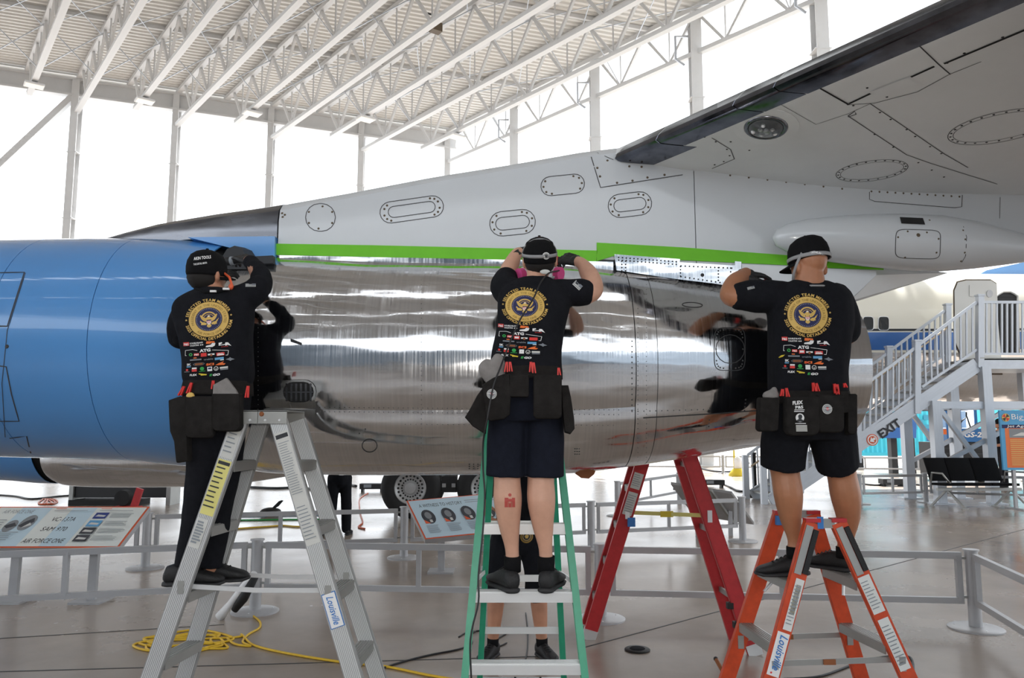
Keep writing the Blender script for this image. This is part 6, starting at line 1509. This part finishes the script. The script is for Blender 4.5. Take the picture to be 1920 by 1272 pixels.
a.text('white', 'Bigger', w_ * .17, h_ * .85, .16, 0, 0, 0, 'L', .52); a.text('white', 'Jet Age Aviation', w_ * .09, h_ * .715, .075, .01, .1, 0, 'L', .9); a.disc('gold', w_ * .085, h_ * .88, .085, 20, rings=2)
for i in range(4): t = i * 1.571 + .785; a.poly('red' if i % 2 else 'txt_dark', [(w_ * .085, h_ * .88), (w_ * .085 + .08 * math.cos(t - .5), h_ * .88 + .08 * math.sin(t - .5)), (w_ * .085 + .08 * math.cos(t + .5), h_ * .88 + .08 * math.sin(t + .5))])
for j in range(14): a.rect('sign_pale' if False else 'label_yellow', w_ * .12, h_ * (.50 - .032 * j), w_ * random.uniform(.3, .36), h_ * .008)
a.place(fn, po, 'poster_print', .004)
for x in (1900, 1990): t = W(x, 882, YP + .05); unit_beam('leg', V(t.x, YP + .05, 0), t, .06, .06, 'rail_grey', po, (0, 1, 0)); MB().box((t.x, YP + .05, .015), (.1, .6, .03)).build('foot', 'rail_grey', po)
YC = 32; co = empty('shipping_container', G(1660, 857), 'bright turquoise container with checkered squares beyond the stairs', 'container')
c0, c1 = W(1600, 852, YC), W(1752, 742, YC); m_ = MB(); n = 36; R_ = []
for i in range(n + 1):
    x = c0.x + (c1.x - c0.x) * i / n; y = YC + (.04 if i % 2 else 0); R_.append([V(x, y, c0.z), V(x, YC + 2.4, c0.z), V(x, YC + 2.4, c1.z), V(x, y, c1.z)])
m_.loft(R_).build('shell', 'turq', co)
for z, nm in ((c0.z, 'bottom_rail'), (c1.z, 'top_rail')): MB().box(((c0.x + c1.x) / 2, YC + .02, z), (c1.x - c0.x + .1, .14, .14)).build(nm, 'turq', co)
for i in range(3):
    for j in range(3):
        if (i + j) % 2 == 0: p = W(1715 + 11 * i, 783 + 9 * j, YC - .03); MB().box(p, (.24, .01, .2)).build('check_square', 'turq_dark', co)
for x in (c0.x + .3, c1.x - .3): MB().box((x, YC + 1, c0.z / 2 - .04), (.3, 1.8, max(.1, c0.z - .1))).build('plinth', 'dark', co)
co2 = empty('shipping_container', G(1960, 850), 'turquoise container top peeking out above the orange poster', 'container'); m_ = MB(); R_ = []
p0, p1 = W(1893, 850, 34), W(2060, 738, 34)
for i in range(25):
    x = p0.x + (p1.x - p0.x) * i / 24; y = 34 + (.05 if i % 2 else 0); R_.append([V(x, y, 0.01), V(x, 36.4, 0.01), V(x, 36.4, p1.z), V(x, y, p1.z)])
m_.loft(R_).build('shell', 'turq', co2); MB().box(((p0.x + p1.x) / 2, 34, p1.z), (p1.x - p0.x, .15, .15)).build('top_rail', 'turq', co2)
bx_ = empty('equipment_trailer', G(1685, 850), 'dark blue equipment trailer in front of the turquoise container', 'trailer')
MB().prism([W(x, y, 28) for x, y in ((1655, 822), (1718, 822), (1718, 770), (1690, 775), (1668, 800), (1655, 812))], (0, 1.2, 0)).build('housing', 'blue_dark', bx_)
for x in (1672, 1705): t = W(x, 822, 28.5); MB().box((t.x, t.y, t.z / 2), (.22, .3, t.z)).build('leg', 'dark', bx_)
YL = 24; sl = empty('scissor_lift', G(1808, 905), 'blue scissor lift with white lettering behind the stair legs', 'lift')
def LW(x, y): return W(x, y, YL)
def lbox(nm, x0_, y0_, x1_, y1_, m, dy=0, th=1.2): a_, b_ = LW(x0_, y1_), LW(x1_, y0_); return MB().box(((a_.x + b_.x) / 2, YL + dy + th / 2, (a_.z + b_.z) / 2), (b_.x - a_.x, th, b_.z - a_.z)).build(nm, m, sl)
lbox('chassis', 1766, 830, 1858, 893, 'dark', .05); g_ = lbox('platform', 1776, 804, 1860, 829, 'lift_blue', 0); lbox('rail_panel', 1783, 770, 1842, 803, 'sign_blue', .9, .05)
for x in (1776, 1800, 1830, 1858): lbox('guard_post', x, 768, x + 2, 804, 'lift_blue', .02, .05)
lbox('guard_rail', 1776, 766, 1860, 769, 'lift_blue', .02, .05)
for y in (840, 850, 860): lbox('scissor_arm', 1770, y, 1855, y + 3, 'txt_dark', -.02, .06)
for x in (1785, 1842): p = G(x, 0 + 893); c_ = V(LW(x, 890).x, YL, .22); MB().cyl(c_ + V(0, -.03, 0), c_ + V(0, .2, 0), .22, 20).build('wheel', 'tyre', sl, auto=40)
a = Art(); a.text('white', 'GS-20', 0, 0, .22, .03, .2, 0, 'L', .68); a.place(on_plane(LW(1808, 820) + V(0, -.006, 0), V(1, 0, 0), V(0, 0, 1), V(0, -1, 0)), sl, 'model_lettering', .004)
MB().tube([LW(1796, 803), LW(1803, 790), LW(1813, 782), LW(1820, 803)], .025, 8).build('control_cage', 'dark', sl, smooth=True); MB().tube([LW(1812, 782), LW(1812, 773)], .025, 8).build('mast', 'dark', sl)
lbox('warning_label', 1766, 805, 1774, 815, 'print_orange', -.02, .05)
# yellow floor bollard and bottle far behind
yb = empty('portable_pump', G(1384, 893), 'yellow based portable unit with white bottle left of the stairs', 'equipment'); p = G(1384, 893)
MB().loft([[p + V(rr * math.cos(t), rr * math.sin(t), z) for t in [2 * math.pi * i / 20 for i in range(20)]] for rr, z in ((.32, 0), (.32, .05), (.2, .22), (.16, .26))]).build('base', 'print_yellow', yb, auto=50)
MB().tube([p + V(0, 0, .26), p + V(0, 0, .6), p + V(0, 0, .66), p + V(0, 0, .72)], [.14, .14, .06, .04], 14).build('bottle', 'white', yb, smooth=True); MB().cyl(p + V(-.12, 0, .2), p + V(-.12, 0, 1.0), .03, 8).build('handle', 'print_yellow', yb)
# ================================================================== FLOOR CLUTTER
def cord(name, label, pts, r, m, cat='cord', grp=None, k=5, ground=True):
    P = smooth_path([tuple(G(x, y, r)) if ground else tuple(q) for q in pts for x, y in [q[:2]]] if ground else [tuple(q) for q in pts], k)
    return tag(MB().tube(P, r, 7).build(name, m, smooth=True), label, cat, grp)
rnd = random.Random(3); loop = []
for i in range(46):
    t = i * .62; loop.append((345 + 92 * math.cos(t) * (.75 + .25 * math.sin(i * 1.7)) + 8 * math.sin(i * .9), 1204 + 22 * math.sin(t) * (.7 + .3 * math.cos(i * 1.3)) + 5 * math.sin(i * .37)))
cord('extension_cord', 'coiled yellow extension cord on the floor behind the aluminium ladder', [(455, 1148), (482, 1158), (488, 1172), (462, 1192), (452, 1202)][::-1] [:0] + loop + [(438, 1196), (452, 1190), (462, 1200), (480, 1212), (540, 1226), (640, 1242), (720, 1250), (800, 1266), (860, 1276)], .009, 'cord_yellow')
cord('extension_cord', 'yellow extension cord curling past the barrier post base', [(445, 1146), (470, 1153), (487, 1166), (486, 1178), (466, 1190), (455, 1204), (470, 1212), (440, 1208), (425, 1196)], .009, 'cord_yellow')
cord('power_cable', 'black cable on the floor between the aluminium and green ladders', [(690, 1264), (740, 1246), (800, 1230), (860, 1218), (885, 1206), (880, 1192), (892, 1184)], .007, 'cord_black')
cord('power_cable', 'black cable loop on the floor inside the green ladder', [(935, 1240), (965, 1248), (985, 1238), (990, 1190), (986, 1150)], .006, 'cord_black')
cord('power_cable', 'thin black cable by the left foot of the standing person', [(860, 1195), (878, 1186), (925, 1182), (950, 1186), (940, 1194), (915, 1210), (930, 1214), (950, 1206)], .006, 'cord_black')
cord('power_cable', 'black cable trailing behind the orange ladder', [(1470, 1274), (1540, 1268), (1620, 1240), (1700, 1230), (1712, 1262), (1690, 1285)], .008, 'cord_black')
cord('tool_cable', 'black tool cord running down the middle worker\'s back to the floor', [tuple(W(*q)) for q in ((1062, 491, 4.10), (1052, 506, 4.0), (1030, 512, 3.78), (1014, 530, 3.70), (1000, 560, 3.66), (975, 600, 3.61), (955, 645, 3.58), (938, 690, 3.54), (925, 725, 3.52), (913, 790, 3.52), (906, 830, 3.56), (906, 880, 3.58), (909, 930, 3.58), (905, 1000, 3.56), (897, 1080, 3.52), (897, 1130, 3.5), (882, 1200, 3.48), (884, 1300, 3.48), (880, 1470, 3.5))] + [(-.2, 3.52, .012), (-.3, 3.9, .009)], .0042, 'cord_black', ground=False)
cord('extension_cord', 'orange extension cord heaped behind the long left information board', [(78 + 14 * math.cos(i * .9) * (.6 + .4 * math.sin(i)) + i * .8, 941 + 5 * math.sin(i * .9)) for i in range(24)], .016, 'cord_orange')
cord('power_cable', 'long dark cable across the far floor at left', [(-10, 928), (30, 931), (60, 936), (110, 931), (140, 929)], .02, 'cord_black')
cord('power_cable', 'dark cable behind the aluminium ladder on the far floor', [(470, 914), (520, 916), (560, 914), (600, 918), (640, 908), (668, 912)], .035, 'cord_black')
cord('extension_cord', 'yellow cord lying beyond the aluminium ladder', [(445, 992), (470, 990), (500, 988), (530, 986), (560, 988), (585, 984)], .014, 'cord_yellow')
cord('air_hose', 'blue hose stretched across the floor behind the ladder', [(440, 968), (520, 967), (600, 966)], .016, 'print_blue'); cord('air_hose', 'green hose stretched across the floor behind the ladder', [(440, 976), (520, 975), (600, 974)], .014, 'print_green')
cord('rope', 'tan rope hanging down to the floor left of the tyres', [(690, 925), (675, 935), (674, 950), (676, 965), (680, 980), (672, 988), (684, 992)], .014, 'cord_orange')
cord('power_cable', 'black cable looping behind the red ladder', [(1312, 878), (1340, 884), (1372, 884), (1395, 874), (1405, 868)], .03, 'cord_black'); cord('power_cable', 'black cable leaving the power box behind the red ladder', [(1350, 906), (1370, 914), (1385, 921), (1410, 922)], .025, 'cord_black')
cord('power_cable', 'black cable across the floor left of the bench', [(1555, 912), (1600, 906), (1640, 910), (1700, 908), (1745, 912)], .025, 'cord_black')
p = G(1195, 1220); r = empty('floor_pad', p, 'round black pad lying on the floor below the red ladder', 'pad')
MB().loft([[p + V(rr * math.cos(t), rr * math.sin(t), z) for t in [2 * math.pi * i / 28 for i in range(28)]] for rr, z in ((.095, 0), (.098, .008), (.09, .014))]).build('pad_disc', 'rubber', r, auto=50); MB().loft([[p + V(rr * math.cos(t), rr * math.sin(t), z) for t in [2 * math.pi * i / 20 for i in range(20)]] for rr, z in ((.06, .014), (.055, .018))]).build('pad_centre', 'cloth_black', r, auto=50)
r = empty('wrapped_pole', G(412, 1160), 'white and black wrapped pole leaning behind the aluminium ladder', 'pole'); a_, b_ = G(412, 1158, .02), W(478, 1075, 6.95)
MB().tube([a_, lerp(a_, b_, .3), lerp(a_, b_, .7), b_], [.045, .03, .035, .03], 10).build('white_wrap', 'white', r, smooth=True); MB().tube([lerp(a_, b_, .25) + V(.06, -.02, -.03), lerp(a_, b_, .5) + V(.06, -.02, -.02), lerp(a_, b_, .95) + V(.03, -.02, 0)], [.03, .045, .03], 10).build('black_wrap', 'rubber', r, smooth=True)
r = empty('wooden_dolly', G(235, 946), 'dark low equipment stand under the inboard engine', 'stand'); y_ = G(235, 946).y
for x0_, x1_ in ((140, 150), (320, 330)): a_, b_ = W(x0_, 944, y_), W(x1_, 905, y_); MB().box(((a_.x + b_.x) / 2, y_, b_.z / 2), (b_.x - a_.x, .5, b_.z)).build('end_plate', 'alu_dull', r)
a_, b_ = W(150, 932, y_), W(320, 908, y_); MB().box(((a_.x + b_.x) / 2, y_, (a_.z + b_.z) / 2), (b_.x - a_.x, .4, b_.z - a_.z)).build('body', 'dark', r); a_, b_ = W(142, 946, y_), W(270, 936, y_); MB().box(((a_.x + b_.x) / 2, y_, b_.z / 2), (b_.x - a_.x, .6, b_.z)).build('base', 'black', r)
r = empty('jack', G(255, 958), 'red floor jack handle standing behind the long left information board', 'jack'); p = G(250, 955); MB().beam(p, p + V(.12, 0, .42), .14, .06, (0, 1, 0)).build('arm', 'lad_red', r); MB().cyl(p + V(-.25, 0, .22), p + V(-.25, .2, .22), .16, 18).build('wheel', 'black', r, auto=40); MB().box(p + V(-.12, 0, .03), (.5, .25, .06)).build('base', 'lad_red', r)
r = empty('floor_polisher', G(505, 968), 'small black machine with handle on the floor beyond the ladder', 'machine'); p = G(507, 968)
MB().ell(p + V(0, 0, .08), (.2, .2, .08)).build('housing', 'rubber', r, smooth=True); MB().tube([p + V(0, 0, .12), p + V(.14, 0, .2), p + V(.22, 0, .29), p + V(.16, 0, .26), p + V(.04, 0, .14)], .02, 8).build('handle', 'rubber', r, smooth=True)
for q, lb in (((698, 922), 'dark power distribution box on the floor left of the tyres'), ((1336, 914), 'dark power distribution box behind the red ladder'), ((1672, 912), 'dark power distribution box left of the bench')):
    p = G(*q); r = empty('power_box', p, lb, 'power box'); MB().box(p + V(0, 0, .14), (.62, .3, .14)).build('case', 'dark', r); MB().box(p + V(-.1, -.155, .15), (.2, .01, .08)).build('outlet_panel', 'txt_grey', r)
    for s in (-1, 1): MB().box(p + V(s * .25, 0, .035), (.05, .25, .07)).build('foot', 'rubber', r)
r = empty('prop_rod', G(1345, 1262), 'short brown rod leaning at the foot of the orange ladder', 'rod'); a_, b_ = W(1342, 1236, 4.9), W(1372, 1290, 4.7); MB().tube([a_, lerp(a_, b_, .5), b_], [.012, .012, .012], 10, True, True).build('rod', 'rust', r, smooth=True); MB().ell(a_, (.014, .014, .014)).build('tip', 'rubber', r, smooth=True)
